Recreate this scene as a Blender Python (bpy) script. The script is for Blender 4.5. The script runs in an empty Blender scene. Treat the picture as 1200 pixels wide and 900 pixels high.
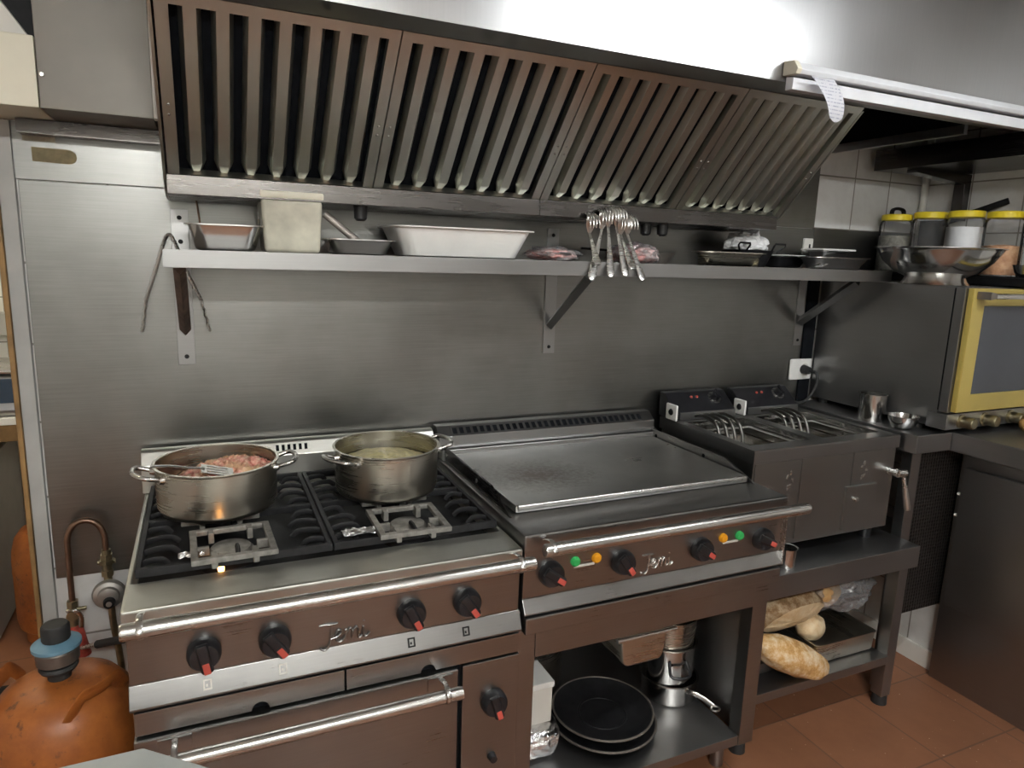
import bpy, bmesh, math, random
from mathutils import Vector, Matrix, noise
rnd = random.Random(7)
PI = math.pi
scene = bpy.context.scene
COL = scene.collection

# ------------------------------------------------------------------ mesh helpers
def new(): return bmesh.new()

def box(bm, x0, x1, y0, y1, z0, z1, bev=0.0, seg=2, M=None):
    vs = [bm.verts.new((x, y, z)) for x in (x0, x1) for y in (y0, y1) for z in (z0, z1)]
    F = [(0,1,3,2),(4,6,7,5),(0,4,5,1),(2,3,7,6),(0,2,6,4),(1,5,7,3)]
    fs = [bm.faces.new([vs[i] for i in f]) for f in F]
    bmesh.ops.recalc_face_normals(bm, faces=fs)
    out = vs
    if bev > 0:
        es = list({e for f in fs for e in f.edges})
        r = bmesh.ops.bevel(bm, geom=es, offset=bev, segments=seg, affect='EDGES', profile=0.5)
        out = list({v for f in r['faces'] for v in f.verts} | {v for v in vs if v.is_valid})
    if M is not None:
        bmesh.ops.transform(bm, matrix=M, verts=[v for v in out if v.is_valid])
    return out

def prism(bm, poly, axis, a0, a1, bev=0.0, seg=2):
    """poly: 2D points in the plane normal to axis ('x': (y,z), 'y': (x,z), 'z': (x,y))"""
    def p3(p, a):
        return {'x': (a, p[0], p[1]), 'y': (p[0], a, p[1]), 'z': (p[0], p[1], a)}[axis]
    A = [bm.verts.new(p3(p, a0)) for p in poly]
    B = [bm.verts.new(p3(p, a1)) for p in poly]
    n = len(poly)
    fs = [bm.faces.new(A), bm.faces.new(B[::-1])]
    for i in range(n):
        fs.append(bm.faces.new([A[i], B[i], B[(i+1) % n], A[(i+1) % n]]))
    bmesh.ops.recalc_face_normals(bm, faces=fs)
    if bev > 0:
        es = list({e for f in fs for e in f.edges})
        bmesh.ops.bevel(bm, geom=es, offset=bev, segments=seg, affect='EDGES', profile=0.5)

def framebox(bm, o, i, z0, z1, bev=0.0, axis='z'):
    """rectangular plate with a rectangular hole; o,i = (u0,u1,v0,v1)"""
    def ring(r, w):
        P = [(r[0], r[2]), (r[1], r[2]), (r[1], r[3]), (r[0], r[3])]
        return [bm.verts.new({'z': (p[0], p[1], w), 'y': (p[0], w, p[1]), 'x': (w, p[0], p[1])}[axis]) for p in P]
    a, b, c, d = ring(o, z0), ring(i, z0), ring(o, z1), ring(i, z1)
    fs = []
    for k in range(4):
        l = (k+1) % 4
        fs += [bm.faces.new([a[k], a[l], b[l], b[k]]), bm.faces.new([c[k], d[k], d[l], c[l]]),
               bm.faces.new([a[k], c[k], c[l], a[l]]), bm.faces.new([b[k], b[l], d[l], d[k]])]
    bmesh.ops.recalc_face_normals(bm, faces=fs)
    if bev > 0:
        es = [e for e in {e for f in fs for e in f.edges} if len(e.link_faces) == 2 and e.calc_face_angle(0) > 0.5]
        bmesh.ops.bevel(bm, geom=es, offset=bev, segments=2, affect='EDGES', profile=0.5)

def basis(d):
    d = Vector(d).normalized()
    up = Vector((0, 0, 1)) if abs(d.z) < 0.95 else Vector((1, 0, 0))
    u = d.cross(up).normalized(); v = u.cross(d).normalized()
    return u, v

def cyl(bm, p0, p1, r0, r1=None, seg=24, caps=True):
    r1 = r0 if r1 is None else r1
    p0, p1 = Vector(p0), Vector(p1)
    u, v = basis(p1 - p0)
    R = [[bm.verts.new(p + (u*math.cos(2*PI*k/seg) + v*math.sin(2*PI*k/seg))*r) for k in range(seg)] for p, r in ((p0, r0), (p1, r1))]
    fs = [bm.faces.new([R[0][k], R[0][(k+1) % seg], R[1][(k+1) % seg], R[1][k]]) for k in range(seg)]
    if caps: fs += [bm.faces.new(R[0][::-1]), bm.faces.new(R[1])]
    bmesh.ops.recalc_face_normals(bm, faces=fs)

def smooth_path(pts, n=6, closed=False):
    P = [Vector(p) for p in pts]; out = []; N = len(P)
    rng = range(N if closed else N-1)
    for i in rng:
        p1, p2 = P[i], P[(i+1) % N]
        p0 = P[i-1] if (i > 0 or closed) else p1
        p3 = P[(i+2) % N] if (i+2 < N or closed) else p2
        for k in range(n):
            t = k/n
            out.append(0.5*((2*p1) + (p2-p0)*t + (2*p0-5*p1+4*p2-p3)*t*t + (3*p1-p0-3*p2+p3)*t**3))
    if not closed: out.append(P[-1])
    return out

def tube(bm, pts, r, seg=10, closed=False, caps=True, flat=None, flat_dir=None):
    """sweep; r number or list; flat=(a,b) elliptical half sizes, flat_dir the wide direction"""
    P = [Vector(p) for p in pts]; N = len(P); rings = []
    pu = None
    for i, p in enumerate(P):
        a = P[i-1] if (i > 0 or closed) else P[i]
        b = P[(i+1) % N] if (i < N-1 or closed) else P[i]
        d = (b-a)
        if d.length < 1e-9: d = Vector((0, 0, 1))
        d.normalize()
        if flat_dir is not None:
            u = Vector(flat_dir); u = (u - d*u.dot(d)).normalized()
        elif pu is None: u, _ = basis(d)
        else:
            u = pu - d*pu.dot(d)
            u = u.normalized() if u.length > 1e-6 else basis(d)[0]
        pu = u; v = d.cross(u)
        rr = r[i] if isinstance(r, (list, tuple)) else r
        fa, fb = (rr, rr) if flat is None else (flat[i] if isinstance(flat[0], (list, tuple)) else flat)
        rings.append([bm.verts.new(p + u*math.cos(2*PI*k/seg)*fa + v*math.sin(2*PI*k/seg)*fb) for k in range(seg)])
    fs = []
    for i in range(N if closed else N-1):
        A, B = rings[i], rings[(i+1) % N]
        for k in range(seg):
            fs.append(bm.faces.new([A[k], A[(k+1) % seg], B[(k+1) % seg], B[k]]))
    if not closed and caps:
        fs += [bm.faces.new(rings[0][::-1]), bm.faces.new(rings[-1])]
    bmesh.ops.recalc_face_normals(bm, faces=fs)

def lathe(bm, prof, c=(0, 0, 0), seg=40, M=None):
    """prof: list of (r,z); r=0 ends closed. Closed loop not needed."""
    rings = []; vs = []
    for r, z in prof:
        if r < 1e-6:
            v = bm.verts.new((c[0], c[1], c[2]+z)); rings.append([v]); vs.append(v)
        else:
            R = [bm.verts.new((c[0]+r*math.cos(2*PI*k/seg), c[1]+r*math.sin(2*PI*k/seg), c[2]+z)) for k in range(seg)]
            rings.append(R); vs += R
    fs = []
    for A, B in zip(rings, rings[1:]):
        for k in range(seg):
            l = (k+1) % seg
            if len(A) == 1 and len(B) == 1: continue
            if len(A) == 1: fs.append(bm.faces.new([A[0], B[k], B[l]]))
            elif len(B) == 1: fs.append(bm.faces.new([A[k], A[l], B[0]]))
            else: fs.append(bm.faces.new([A[k], A[l], B[l], B[k]]))
    bmesh.ops.recalc_face_normals(bm, faces=fs)
    if M is not None: bmesh.ops.transform(bm, matrix=M, verts=vs)
    return vs

def ladder(bm, O, U, V, u_cuts, v_cuts, hole, thick):
    """perforated plate: grid of cells, hole(i,j) skips; thickness along U x V"""
    O, U, V = Vector(O), Vector(U).normalized(), Vector(V).normalized()
    W = U.cross(V)
    top = [[None]*len(v_cuts) for _ in u_cuts]; bot = [[None]*len(v_cuts) for _ in u_cuts]
    for i, u in enumerate(u_cuts):
        for j, v in enumerate(v_cuts):
            top[i][j] = bm.verts.new(O+U*u+V*v); bot[i][j] = bm.verts.new(O+U*u+V*v-W*thick)
    nu, nv = len(u_cuts)-1, len(v_cuts)-1
    solid = lambda i, j: 0 <= i < nu and 0 <= j < nv and not hole(i, j)
    fs = []
    for i in range(nu):
        for j in range(nv):
            if not solid(i, j): continue
            fs.append(bm.faces.new([top[i][j], top[i+1][j], top[i+1][j+1], top[i][j+1]]))
            fs.append(bm.faces.new([bot[i][j], bot[i][j+1], bot[i+1][j+1], bot[i+1][j]]))
            if not solid(i-1, j): fs.append(bm.faces.new([top[i][j], top[i][j+1], bot[i][j+1], bot[i][j]]))
            if not solid(i+1, j): fs.append(bm.faces.new([top[i+1][j], bot[i+1][j], bot[i+1][j+1], top[i+1][j+1]]))
            if not solid(i, j-1): fs.append(bm.faces.new([top[i][j], bot[i][j], bot[i+1][j], top[i+1][j]]))
            if not solid(i, j+1): fs.append(bm.faces.new([top[i][j+1], top[i+1][j+1], bot[i+1][j+1], bot[i][j+1]]))
    bmesh.ops.delete(bm, geom=[v for v in bm.verts if not v.link_faces], context='VERTS')
    bmesh.ops.recalc_face_normals(bm, faces=[f for f in fs if f.is_valid])

def blob(bm, c, r, sub=3, amp=0.1, freq=3.0, seed=0, rot=None, flat_bottom=None, power=None):
    """noisy ellipsoid"""
    tmp = bmesh.new()
    bmesh.ops.create_icosphere(tmp, subdivisions=sub, radius=1)
    R = rot.to_3x3() if rot is not None else Matrix.Identity(3)
    mp = {}
    for v in tmp.verts:
        p = v.co.copy()
        n = noise.noise(p*freq+Vector((seed*7.3, seed*3.1, 1.7*seed)))
        n += 0.5*noise.noise(p*freq*2.3+Vector((seed, 5, seed*2)))
        q = p*(1+amp*n)
        if power:
            q = Vector([math.copysign(abs(t)**power, t) for t in q])
        q = R @ Vector((q.x*r[0], q.y*r[1], q.z*r[2]))
        if flat_bottom is not None and q.z < flat_bottom: q.z = flat_bottom
        mp[v.index] = bm.verts.new(Vector(c)+q)
    fs = [bm.faces.new([mp[v.index] for v in f.verts]) for f in tmp.faces]
    tmp.free()

def xform(bm, M): bmesh.ops.transform(bm, matrix=M, verts=bm.verts[:])

# ------------------------------------------------------------------ object helpers
def finish(name, bm, mat, smooth=38):
    me = bpy.data.meshes.new(name)
    lim = math.radians(smooth)
    for f in bm.faces: f.smooth = smooth > 0
    for e in bm.edges:
        e.smooth = not (len(e.link_faces) == 2 and e.calc_face_angle(0) > lim)
    bm.to_mesh(me); bm.free()
    for m in (mat if isinstance(mat, (list, tuple)) else [mat]): me.materials.append(m)
    o = bpy.data.objects.new(name, me); COL.objects.link(o)
    if smooth > 0 and len(me.polygons) < 4000:
        wn = o.modifiers.new('weighted normals', 'WEIGHTED_NORMAL'); wn.mode = 'FACE_AREA'; wn.weight = 100; wn.keep_sharp = True
    return o

class Thing:
    def __init__(s, name, label, cat, loc=(0, 0, 0), group=None):
        s.loc = Vector(loc)
        s.o = bpy.data.objects.new(name, None); COL.objects.link(s.o)
        s.o.empty_display_size = 0.05
        s.o.location = s.loc
        s.o['label'] = label; s.o['category'] = cat
        if group: s.o['group'] = group
    def part(s, name, bm, mat, parent=None, label=None, smooth=38, stuff=False):
        bmesh.ops.translate(bm, vec=-s.loc, verts=bm.verts[:])
        o = finish(name, bm, mat, smooth)
        o.parent = parent if parent is not None else s.o
        if label: o['label'] = label
        if stuff: o['kind'] = 'stuff'
        return o

def single(name, bm, mat, label, cat, loc, group=None, smooth=38, stuff=False):
    bmesh.ops.translate(bm, vec=-Vector(loc), verts=bm.verts[:])
    o = finish(name, bm, mat, smooth); o.location = loc
    o['label'] = label; o['category'] = cat
    if group: o['group'] = group
    if stuff: o['kind'] = 'stuff'
    return o

def struct(name, bm, mat, label=None, smooth=38):
    o = finish(name, bm, mat, smooth); o['kind'] = 'structure'
    if label: o['label'] = label
    return o

# ------------------------------------------------------------------ materials
def base_mat(name):
    m = bpy.data.materials.new(name); m.use_nodes = True
    nt = m.node_tree; b = nt.nodes['Principled BSDF']
    return m, nt, b

def setp(b, **k):
    nm = {'col': 'Base Color', 'rough': 'Roughness', 'metal': 'Metallic', 'spec': 'Specular IOR Level', 'trans': 'Transmission Weight',
          'ior': 'IOR', 'coat': 'Coat Weight', 'alpha': 'Alpha', 'emit': 'Emission Color', 'emits': 'Emission Strength', 'aniso': 'Anisotropic'}
    for a, v in k.items():
        if a in ('col', 'emit'): v = (*v, 1)
        b.inputs[nm[a]].default_value = v

def noise_node(nt, scale, detail=3, map_scale=(1, 1, 1), rough=0.55, coord='Object', rot=(0, 0, 0)):
    tc = nt.nodes.new('ShaderNodeTexCoord'); mp = nt.nodes.new('ShaderNodeMapping')
    mp.inputs['Scale'].default_value = map_scale; mp.inputs['Rotation'].default_value = rot
    nt.links.new(tc.outputs[coord], mp.inputs['Vector'])
    n = nt.nodes.new('ShaderNodeTexNoise'); n.inputs['Scale'].default_value = scale
    n.inputs['Detail'].default_value = detail; n.inputs['Roughness'].default_value = rough
    nt.links.new(mp.outputs['Vector'], n.inputs['Vector'])
    return n.outputs['Fac']

def ramp(nt, fac, stops):
    r = nt.nodes.new('ShaderNodeValToRGB'); cr = r.color_ramp
    while len(cr.elements) < len(stops): cr.elements.new(0.5)
    for e, (p, c) in zip(cr.elements, stops):
        e.position = p; e.color = (*c, 1) if len(c) == 3 else c
    nt.links.new(fac, r.inputs['Fac'])
    return r.outputs['Color']

def maprange(nt, fac, a, b, lo=0.3, hi=0.7):
    m = nt.nodes.new('ShaderNodeMapRange')
    for i, v in zip((1, 2, 3, 4), (lo, hi, a, b)): m.inputs[i].default_value = v
    nt.links.new(fac, m.inputs[0]); return m.outputs[0]

def bump(nt, b, h, strength=0.2, dist=0.002):
    n = nt.nodes.new('ShaderNodeBump'); n.inputs['Strength'].default_value = strength; n.inputs['Distance'].default_value = dist
    nt.links.new(h, n.inputs['Height']); nt.links.new(n.outputs['Normal'], b.inputs['Normal'])

def plain(name, col, rough=0.5, metal=0.0, var=0.12, scale=20, bmp=0.0, **k):
    m, nt, b = base_mat(name); setp(b, rough=rough, metal=metal, **k)
    f = noise_node(nt, scale, 4)
    lo = tuple(c*(1-var) for c in col); hi = tuple(min(1, c*(1+var)) for c in col)
    nt.links.new(ramp(nt, f, [(0.3, lo), (0.7, hi)]), b.inputs['Base Color'])
    if bmp: bump(nt, b, f, bmp)
    return m

def steel(name, col=(0.56, 0.55, 0.52), rough=0.3, dr=0.08, grain=(1, 60, 60), gscale=6, smudge=0.12, bmp=0.04):
    """brushed stainless: stretched grain, blotchy smudges in colour and roughness"""
    m, nt, b = base_mat(name); setp(b, metal=1.0)
    g = noise_node(nt, gscale, 3, grain)
    s = noise_node(nt, 4.0, 5)
    mx = nt.nodes.new('ShaderNodeMix'); mx.data_type = 'FLOAT'; mx.inputs[0].default_value = 0.62
    nt.links.new(g, mx.inputs[2]); nt.links.new(s, mx.inputs[3])
    v = mx.outputs[0]
    smudge *= 0.45; bmp *= 0.35
    lo = tuple(c*(1-smudge) for c in col); hi = tuple(min(1, c*(1+smudge)) for c in col)
    nt.links.new(ramp(nt, v, [(0.35, lo), (0.65, hi)]), b.inputs['Base Color'])
    nt.links.new(maprange(nt, v, rough-dr*0.7, rough+dr*0.7, 0.35, 0.65), b.inputs['Roughness'])
    if bmp: bump(nt, b, g, bmp, 0.001)
    return m

def glassy(name, tint=(1, 1, 1), refl=0.12, rough=0.03, body=0.0, body_col=(0.9, 0.9, 0.9)):
    """thin clear wall: transparent + fresnel gloss (+ some milky body)"""
    m = bpy.data.materials.new(name); m.use_nodes = True; nt = m.node_tree; nt.nodes.clear()
    out = nt.nodes.new('ShaderNodeOutputMaterial'); tr = nt.nodes.new('ShaderNodeBsdfTransparent'); gl = nt.nodes.new('ShaderNodeBsdfGlossy')
    tr.inputs['Color'].default_value = (*tint, 1); gl.inputs['Roughness'].default_value = rough
    lw = nt.nodes.new('ShaderNodeLayerWeight'); lw.inputs['Blend'].default_value = refl
    mx = nt.nodes.new('ShaderNodeMixShader'); nt.links.new(lw.outputs['Fresnel'], mx.inputs[0])
    last = tr.outputs[0]
    if body > 0:
        df = nt.nodes.new('ShaderNodeBsdfDiffuse'); df.inputs['Color'].default_value = (*body_col, 1)
        m2 = nt.nodes.new('ShaderNodeMixShader'); 
        f = noise_node(nt, 9, 4)
        nt.links.new(maprange(nt, f, body*0.6, min(1, body*1.4)), m2.inputs[0])
        nt.links.new(last, m2.inputs[1]); nt.links.new(df.outputs[0], m2.inputs[2]); last = m2.outputs[0]
    nt.links.new(last, mx.inputs[1]); nt.links.new(gl.outputs[0], mx.inputs[2]); nt.links.new(mx.outputs[0], out.inputs[0])
    return m

def emissive(name, col, strength):
    m, nt, b = base_mat(name); setp(b, col=tuple(c*0.55 for c in col), spec=0.2, emit=col, emits=strength); return m

def tiles(name, col, grout, size, gap=0.004, rough=0.25, axes='xz', off=(0, 0), var=0.06, bmp=0.3, speck=None):
    """square tiles via brick texture in object space"""
    m, nt, b = base_mat(name); setp(b, rough=rough)
    tc = nt.nodes.new('ShaderNodeTexCoord'); sp = nt.nodes.new('ShaderNodeSeparateXYZ'); cb = nt.nodes.new('ShaderNodeCombineXYZ')
    nt.links.new(tc.outputs['Object'], sp.inputs[0])
    for i, a in enumerate(axes):
        ad = nt.nodes.new('ShaderNodeMath'); ad.operation = 'ADD'; ad.inputs[1].default_value = off[i]
        nt.links.new(sp.outputs[a.upper()], ad.inputs[0]); nt.links.new(ad.outputs[0], cb.inputs[i])
    br = nt.nodes.new('ShaderNodeTexBrick'); br.offset = 0; br.squash = 1
    br.inputs['Scale'].default_value = 1; br.inputs['Brick Width'].default_value = size; br.inputs['Row Height'].default_value = size
    br.inputs['Mortar Size'].default_value = gap; br.inputs['Mortar Smooth'].default_value = 0.1; br.inputs['Bias'].default_value = 0
    br.inputs['Color1'].default_value = (*[c*(1-var) for c in col], 1); br.inputs['Color2'].default_value = (*[min(1, c*(1+var)) for c in col], 1)
    br.inputs['Mortar'].default_value = (*grout, 1)
    nt.links.new(cb.outputs[0], br.inputs['Vector'])
    c = br.outputs['Color']
    f = noise_node(nt, 5, 6, rough=0.65)
    mx = nt.nodes.new('ShaderNodeMix'); mx.data_type = 'RGBA'; mx.blend_type = 'MULTIPLY'; mx.inputs[0].default_value = 1
    nt.links.new(c, mx.inputs[6]); nt.links.new(ramp(nt, f, [(0.3, (0.78, 0.76, 0.74)), (0.65, (1, 1, 1))]), mx.inputs[7]); c = mx.outputs[2]
    if speck:
        f2 = noise_node(nt, 70, 2)
        m2 = nt.nodes.new('ShaderNodeMix'); m2.data_type = 'RGBA'
        nt.links.new(maprange(nt, f2, 0, 1, 0.72, 0.75), m2.inputs[0]); nt.links.new(c, m2.inputs[6]); m2.inputs[7].default_value = (*speck, 1); c = m2.outputs[2]
    nt.links.new(c, b.inputs['Base Color'])
    inv = nt.nodes.new('ShaderNodeMath'); inv.operation = 'SUBTRACT'; inv.inputs[0].default_value = 1
    nt.links.new(br.outputs['Fac'], inv.inputs[1]); bump(nt, b, inv.outputs[0], bmp, 0.002)
    return m

S = {}
S['panel'] = steel('brushed steel cladding', (0.25, 0.25, 0.238), 0.33, 0.07, (1.2, 1, 60), 5, 0.30, 0.02)
S['range'] = steel('range stainless', (0.32, 0.317, 0.31), 0.31, 0.06, (1, 50, 50), 6, 0.12, 0.01)
S['worn'] = steel('worn stainless top', (0.60, 0.60, 0.555), 0.42, 0.09, (1, 40, 1), 8, 0.20, 0.03)
S['rail'] = steel('polished rail steel', (0.62, 0.61, 0.585), 0.27, 0.06, (1, 30, 30), 6, 0.08, 0)
S['hood'] = steel('hood stainless', (0.42, 0.42, 0.42), 0.31, 0.05, (60, 1, 1), 4, 0.10, 0)
S['filter'] = steel('greasy filter steel', (0.58, 0.58, 0.53), 0.30, 0.02, (8, 1, 1), 6, 0.06, 0)
S['dark'] = steel('dull dark stainless', (0.32, 0.32, 0.32), 0.37, 0.07, (1, 1, 50), 6, 0.10, 0.02)
S['fryer'] = steel('fryer stainless', (0.32, 0.32, 0.31), 0.36, 0.06, (1, 1, 50), 6, 0.08, 0.02)
S['mirror'] = steel('polished steel', (0.56, 0.555, 0.54), 0.15, 0.05, (1, 1, 20), 6, 0.10, 0.0)
S['pot'] = steel('pot steel', (0.55, 0.525, 0.46), 0.28, 0.07, (1, 1, 40), 6, 0.14, 0.01)
S['hotplate'] = None
S['gutter'] = steel('greasy gutter steel', (0.13, 0.122, 0.115), 0.27, 0.06, (1, 30, 30), 4, 0.3, 0)
S['shelf'] = steel('shelf stainless', (0.33, 0.33, 0.325), 0.36, 0.06, (1, 60, 60), 6, 0.10, 0.02)
S['rust'] = plain('rusty bracket steel', (0.16, 0.11, 0.085), 0.5, 0.6, 0.35, 40)
S['black'] = plain('black enamel', (0.010, 0.010, 0.011), 0.5, 0, 0.4, 30, spec=0.22)
S['iron'] = plain('cast iron', (0.009, 0.009, 0.010), 0.55, 0.0, 0.5, 60, 0.2, spec=0.3)
S['blackplastic'] = plain('black plastic', (0.014, 0.014, 0.016), 0.3, 0, 0.3, 40)
S['red'] = plain('red marker plastic', (0.45, 0.075, 0.055), 0.45, 0, 0.1)
S['greyiron'] = plain('ash grey iron', (0.23, 0.22, 0.20), 0.5, 0.5, 0.35, 50, 0.2)
S['white'] = plain('white plastic', (0.90, 0.89, 0.85), 0.4, 0, 0.03)
S['cream'] = plain('cream plastic', (0.66, 0.62, 0.50), 0.42, 0, 0.08, 6)
S['paint'] = plain('off white paint', (0.74, 0.72, 0.66), 0.6, 0, 0.06, 4)
S['greypaint'] = plain('grey door casing paint', (0.40, 0.40, 0.38), 0.5, 0, 0.10, 8)
S['wood'] = plain('worn yellow wood', (0.27, 0.155, 0.055), 0.6, 0, 0.35, 14, 0.2)
S['rubber'] = plain('black rubber', (0.02, 0.02, 0.02), 0.65, 0, 0.3)
S['copper'] = plain('tarnished copper', (0.26, 0.17, 0.12), 0.38, 1.0, 0.3, 18)
S['brass'] = plain('dull brass', (0.33, 0.29, 0.19), 0.4, 1.0, 0.3, 30)
S['alu'] = plain('cast aluminium', (0.50, 0.49, 0.46), 0.42, 0.9, 0.15, 30)
S['yellow'] = plain('yellow lid plastic', (0.80, 0.62, 0.03), 0.4, 0, 0.08)
S['gold'] = plain('mustard door enamel', (0.40, 0.31, 0.08), 0.38, 0, 0.10, 5)
S['blue'] = plain('pale blue plastic', (0.14, 0.27, 0.36), 0.45, 0, 0.12)
S['brownceramic'] = plain('dull grey brown metal', (0.20, 0.18, 0.16), 0.42, 0.7, 0.2)
S['tape'] = plain('old olive tape', (0.20, 0.16, 0.08), 0.65, 0, 0.3, 40)
S['tapefaint'] = plain('tape residue', (0.34, 0.30, 0.22), 0.6, 0, 0.25, 60)

def gas_paint():
    m, nt, b = base_mat('scuffed orange cylinder paint'); setp(b, rough=0.42)
    f = noise_node(nt, 6, 8, rough=0.7); f2 = noise_node(nt, 28, 5, rough=0.7)
    c = ramp(nt, f, [(0.28, (0.13, 0.045, 0.018)), (0.42, (0.29, 0.085, 0.02)), (0.60, (0.41, 0.130, 0.026)), (0.8, (0.46, 0.19, 0.06))])
    d = nt.nodes.new('ShaderNodeMix'); d.data_type = 'RGBA'
    nt.links.new(maprange(nt, f2, 0, 0.85, 0.57, 0.68), d.inputs[0]); nt.links.new(c, d.inputs[6]); d.inputs[7].default_value = (0.08, 0.04, 0.025, 1)
    nt.links.new(d.outputs[2], b.inputs['Base Color'])
    nt.links.new(maprange(nt, f, 0.55, 0.35), b.inputs['Roughness'])
    return m
S['orange'] = gas_paint()

def griddle_mat():
    m, nt, b = base_mat('seasoned griddle steel'); setp(b, metal=1.0)
    f = noise_node(nt, 3.2, 5); g = noise_node(nt, 5, 4, (1, 2, 1)); f3 = noise_node(nt, 90, 3)
    tc = nt.nodes.new('ShaderNodeTexCoord'); mp = nt.nodes.new('ShaderNodeMapping')
    mp.inputs['Location'].default_value = (0.205*4.5, 0.03*6, 0); mp.inputs['Scale'].default_value = (4.5, 6, 0.01)
    nt.links.new(tc.outputs['Object'], mp.inputs['Vector'])
    ln = nt.nodes.new('ShaderNodeVectorMath'); ln.operation = 'LENGTH'; nt.links.new(mp.outputs[0], ln.inputs[0])
    ad = nt.nodes.new('ShaderNodeMath'); ad.operation = 'MULTIPLY_ADD'; ad.inputs[1].default_value = 1.1; ad.inputs[2].default_value = -0.35
    nt.links.new(f3, ad.inputs[0])
    ad2 = nt.nodes.new('ShaderNodeMath'); ad2.operation = 'ADD'; nt.links.new(ln.outputs['Value'], ad2.inputs[0]); nt.links.new(ad.outputs[0], ad2.inputs[1])
    stain = maprange(nt, ad2.outputs[0], 0.75, 0.0, 0.25, 1.05)
    c = ramp(nt, f, [(0.35, (0.38, 0.38, 0.37)), (0.65, (0.52, 0.515, 0.495))])
    mx = nt.nodes.new('ShaderNodeMix'); mx.data_type = 'RGBA'
    nt.links.new(stain, mx.inputs[0]); nt.links.new(c, mx.inputs[6]); mx.inputs[7].default_value = (0.085, 0.045, 0.025, 1)
    nt.links.new(mx.outputs[2], b.inputs['Base Color'])
    nt.links.new(maprange(nt, g, 0.27, 0.36), b.inputs['Roughness'])
    bump(nt, b, f3, 0.04, 0.001)
    return m
S['hotplate'] = griddle_mat()

def bread_mat(name, dark, mid, flour):
    m, nt, b = base_mat(name); setp(b, rough=0.75)
    f = noise_node(nt, 22, 8, rough=0.75)
    nt.links.new(ramp(nt, f, [(0.30, dark), (0.46, mid), (0.62, flour), (0.85, flour)]), b.inputs['Base Color'])
    bump(nt, b, noise_node(nt, 60, 5), 0.5, 0.004)
    return m
S['bread'] = bread_mat('floury crust', (0.34, 0.15, 0.04), (0.62, 0.36, 0.13), (0.80, 0.66, 0.45))
S['breaddark'] = bread_mat('dark floury crust', (0.09, 0.05, 0.02), (0.28, 0.16, 0.07), (0.55, 0.42, 0.27))
S['crumb'] = bread_mat('bread crumb', (0.62, 0.42, 0.22), (0.75, 0.57, 0.34), (0.82, 0.68, 0.47))
S['bun'] = bread_mat('golden bun', (0.45, 0.21, 0.06), (0.62, 0.35, 0.13), (0.72, 0.46, 0.2))

def meat_mat():
    m, nt, b = base_mat('minced meat'); setp(b, rough=0.45)
    f = noise_node(nt, 65, 4); f2 = noise_node(nt, 12, 2)
    c1 = ramp(nt, f, [(0.35, (0.50, 0.13, 0.10)), (0.5, (0.74, 0.36, 0.28)), (0.64, (0.86, 0.64, 0.46))])
    mx = nt.nodes.new('ShaderNodeMix'); mx.data_type = 'RGBA'
    nt.links.new(maprange(nt, f2, 0, 0.9, 0.45, 0.6), mx.inputs[0]); nt.links.new(c1, mx.inputs[6]); mx.inputs[7].default_value = (0.60, 0.38, 0.20, 1)
    nt.links.new(mx.outputs[2], b.inputs['Base Color']); bump(nt, b, f, 0.4, 0.004)
    return m
S['meat'] = meat_mat()
S['laminate'] = plain('pale grey table laminate', (0.36, 0.38, 0.365), 0.35, 0, 0.06, 12)
S['uppersteel'] = steel('dark steel of shelf and shaded guard', (0.075, 0.07, 0.07), 0.25, 0.06, (1, 1, 40), 6, 0.2, 0)  # shelf's own dark tone; on the griddle guard it paints in shade
S['onion'] = plain('pale softened onion', (0.52, 0.46, 0.24), 0.4, 0, 0.25, 60, 0.4)
S['paprika'] = bread_mat('brown nuts', (0.30, 0.12, 0.05), (0.52, 0.26, 0.12), (0.66, 0.40, 0.22))
S['salt'] = plain('white salt', (0.86, 0.86, 0.87), 0.7, 0, 0.03, 60, 0.1)
S['spice'] = plain('dark spice', (0.20, 0.13, 0.11), 0.7, 0, 0.3, 80, 0.2)
S['dimspice'] = plain('grey green herbs', (0.17, 0.16, 0.13), 0.7, 0, 0.4, 80, 0.2)

def foil_mat():
    m, nt, b = base_mat('crumpled foil'); setp(b, metal=1.0, col=(0.78, 0.78, 0.78), rough=0.2)
    bump(nt, b, noise_node(nt, 60, 4), 0.8, 0.006); return m
S['foil'] = foil_mat()
S['jar'] = glassy('clear jar plastic', (0.98, 0.98, 0.975), 0.14, 0.06, 0.05)
S['bag'] = glassy('clear plastic bag', (0.93, 0.93, 0.93), 0.35, 0.18, 0.16, (0.85, 0.85, 0.85))
S['film'] = glassy('cloudy plastic film', (0.9, 0.9, 0.9), 0.4, 0.2, 0.24, (0.82, 0.82, 0.84))
S['tub'] = glassy('milky tub plastic', (0.9, 0.88, 0.78), 0.2, 0.25, 0.9, (0.76, 0.73, 0.60))
S['ovenglass'] = plain('oven glass', (0.05, 0.055, 0.065), 0.06, 0, 0.1, 3)
S['oil'] = plain('dark frying oil', (0.035, 0.028, 0.016), 0.06, 0, 0.2, 3)
S['fcoil'] = steel('heating element steel', (0.14, 0.135, 0.125), 0.32, 0.08, (1, 1, 1), 20, 0.2, 0)
S['cured'] = bread_mat('wrapped pink meat', (0.40, 0.08, 0.07), (0.62, 0.30, 0.28), (0.78, 0.62, 0.60))

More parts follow.
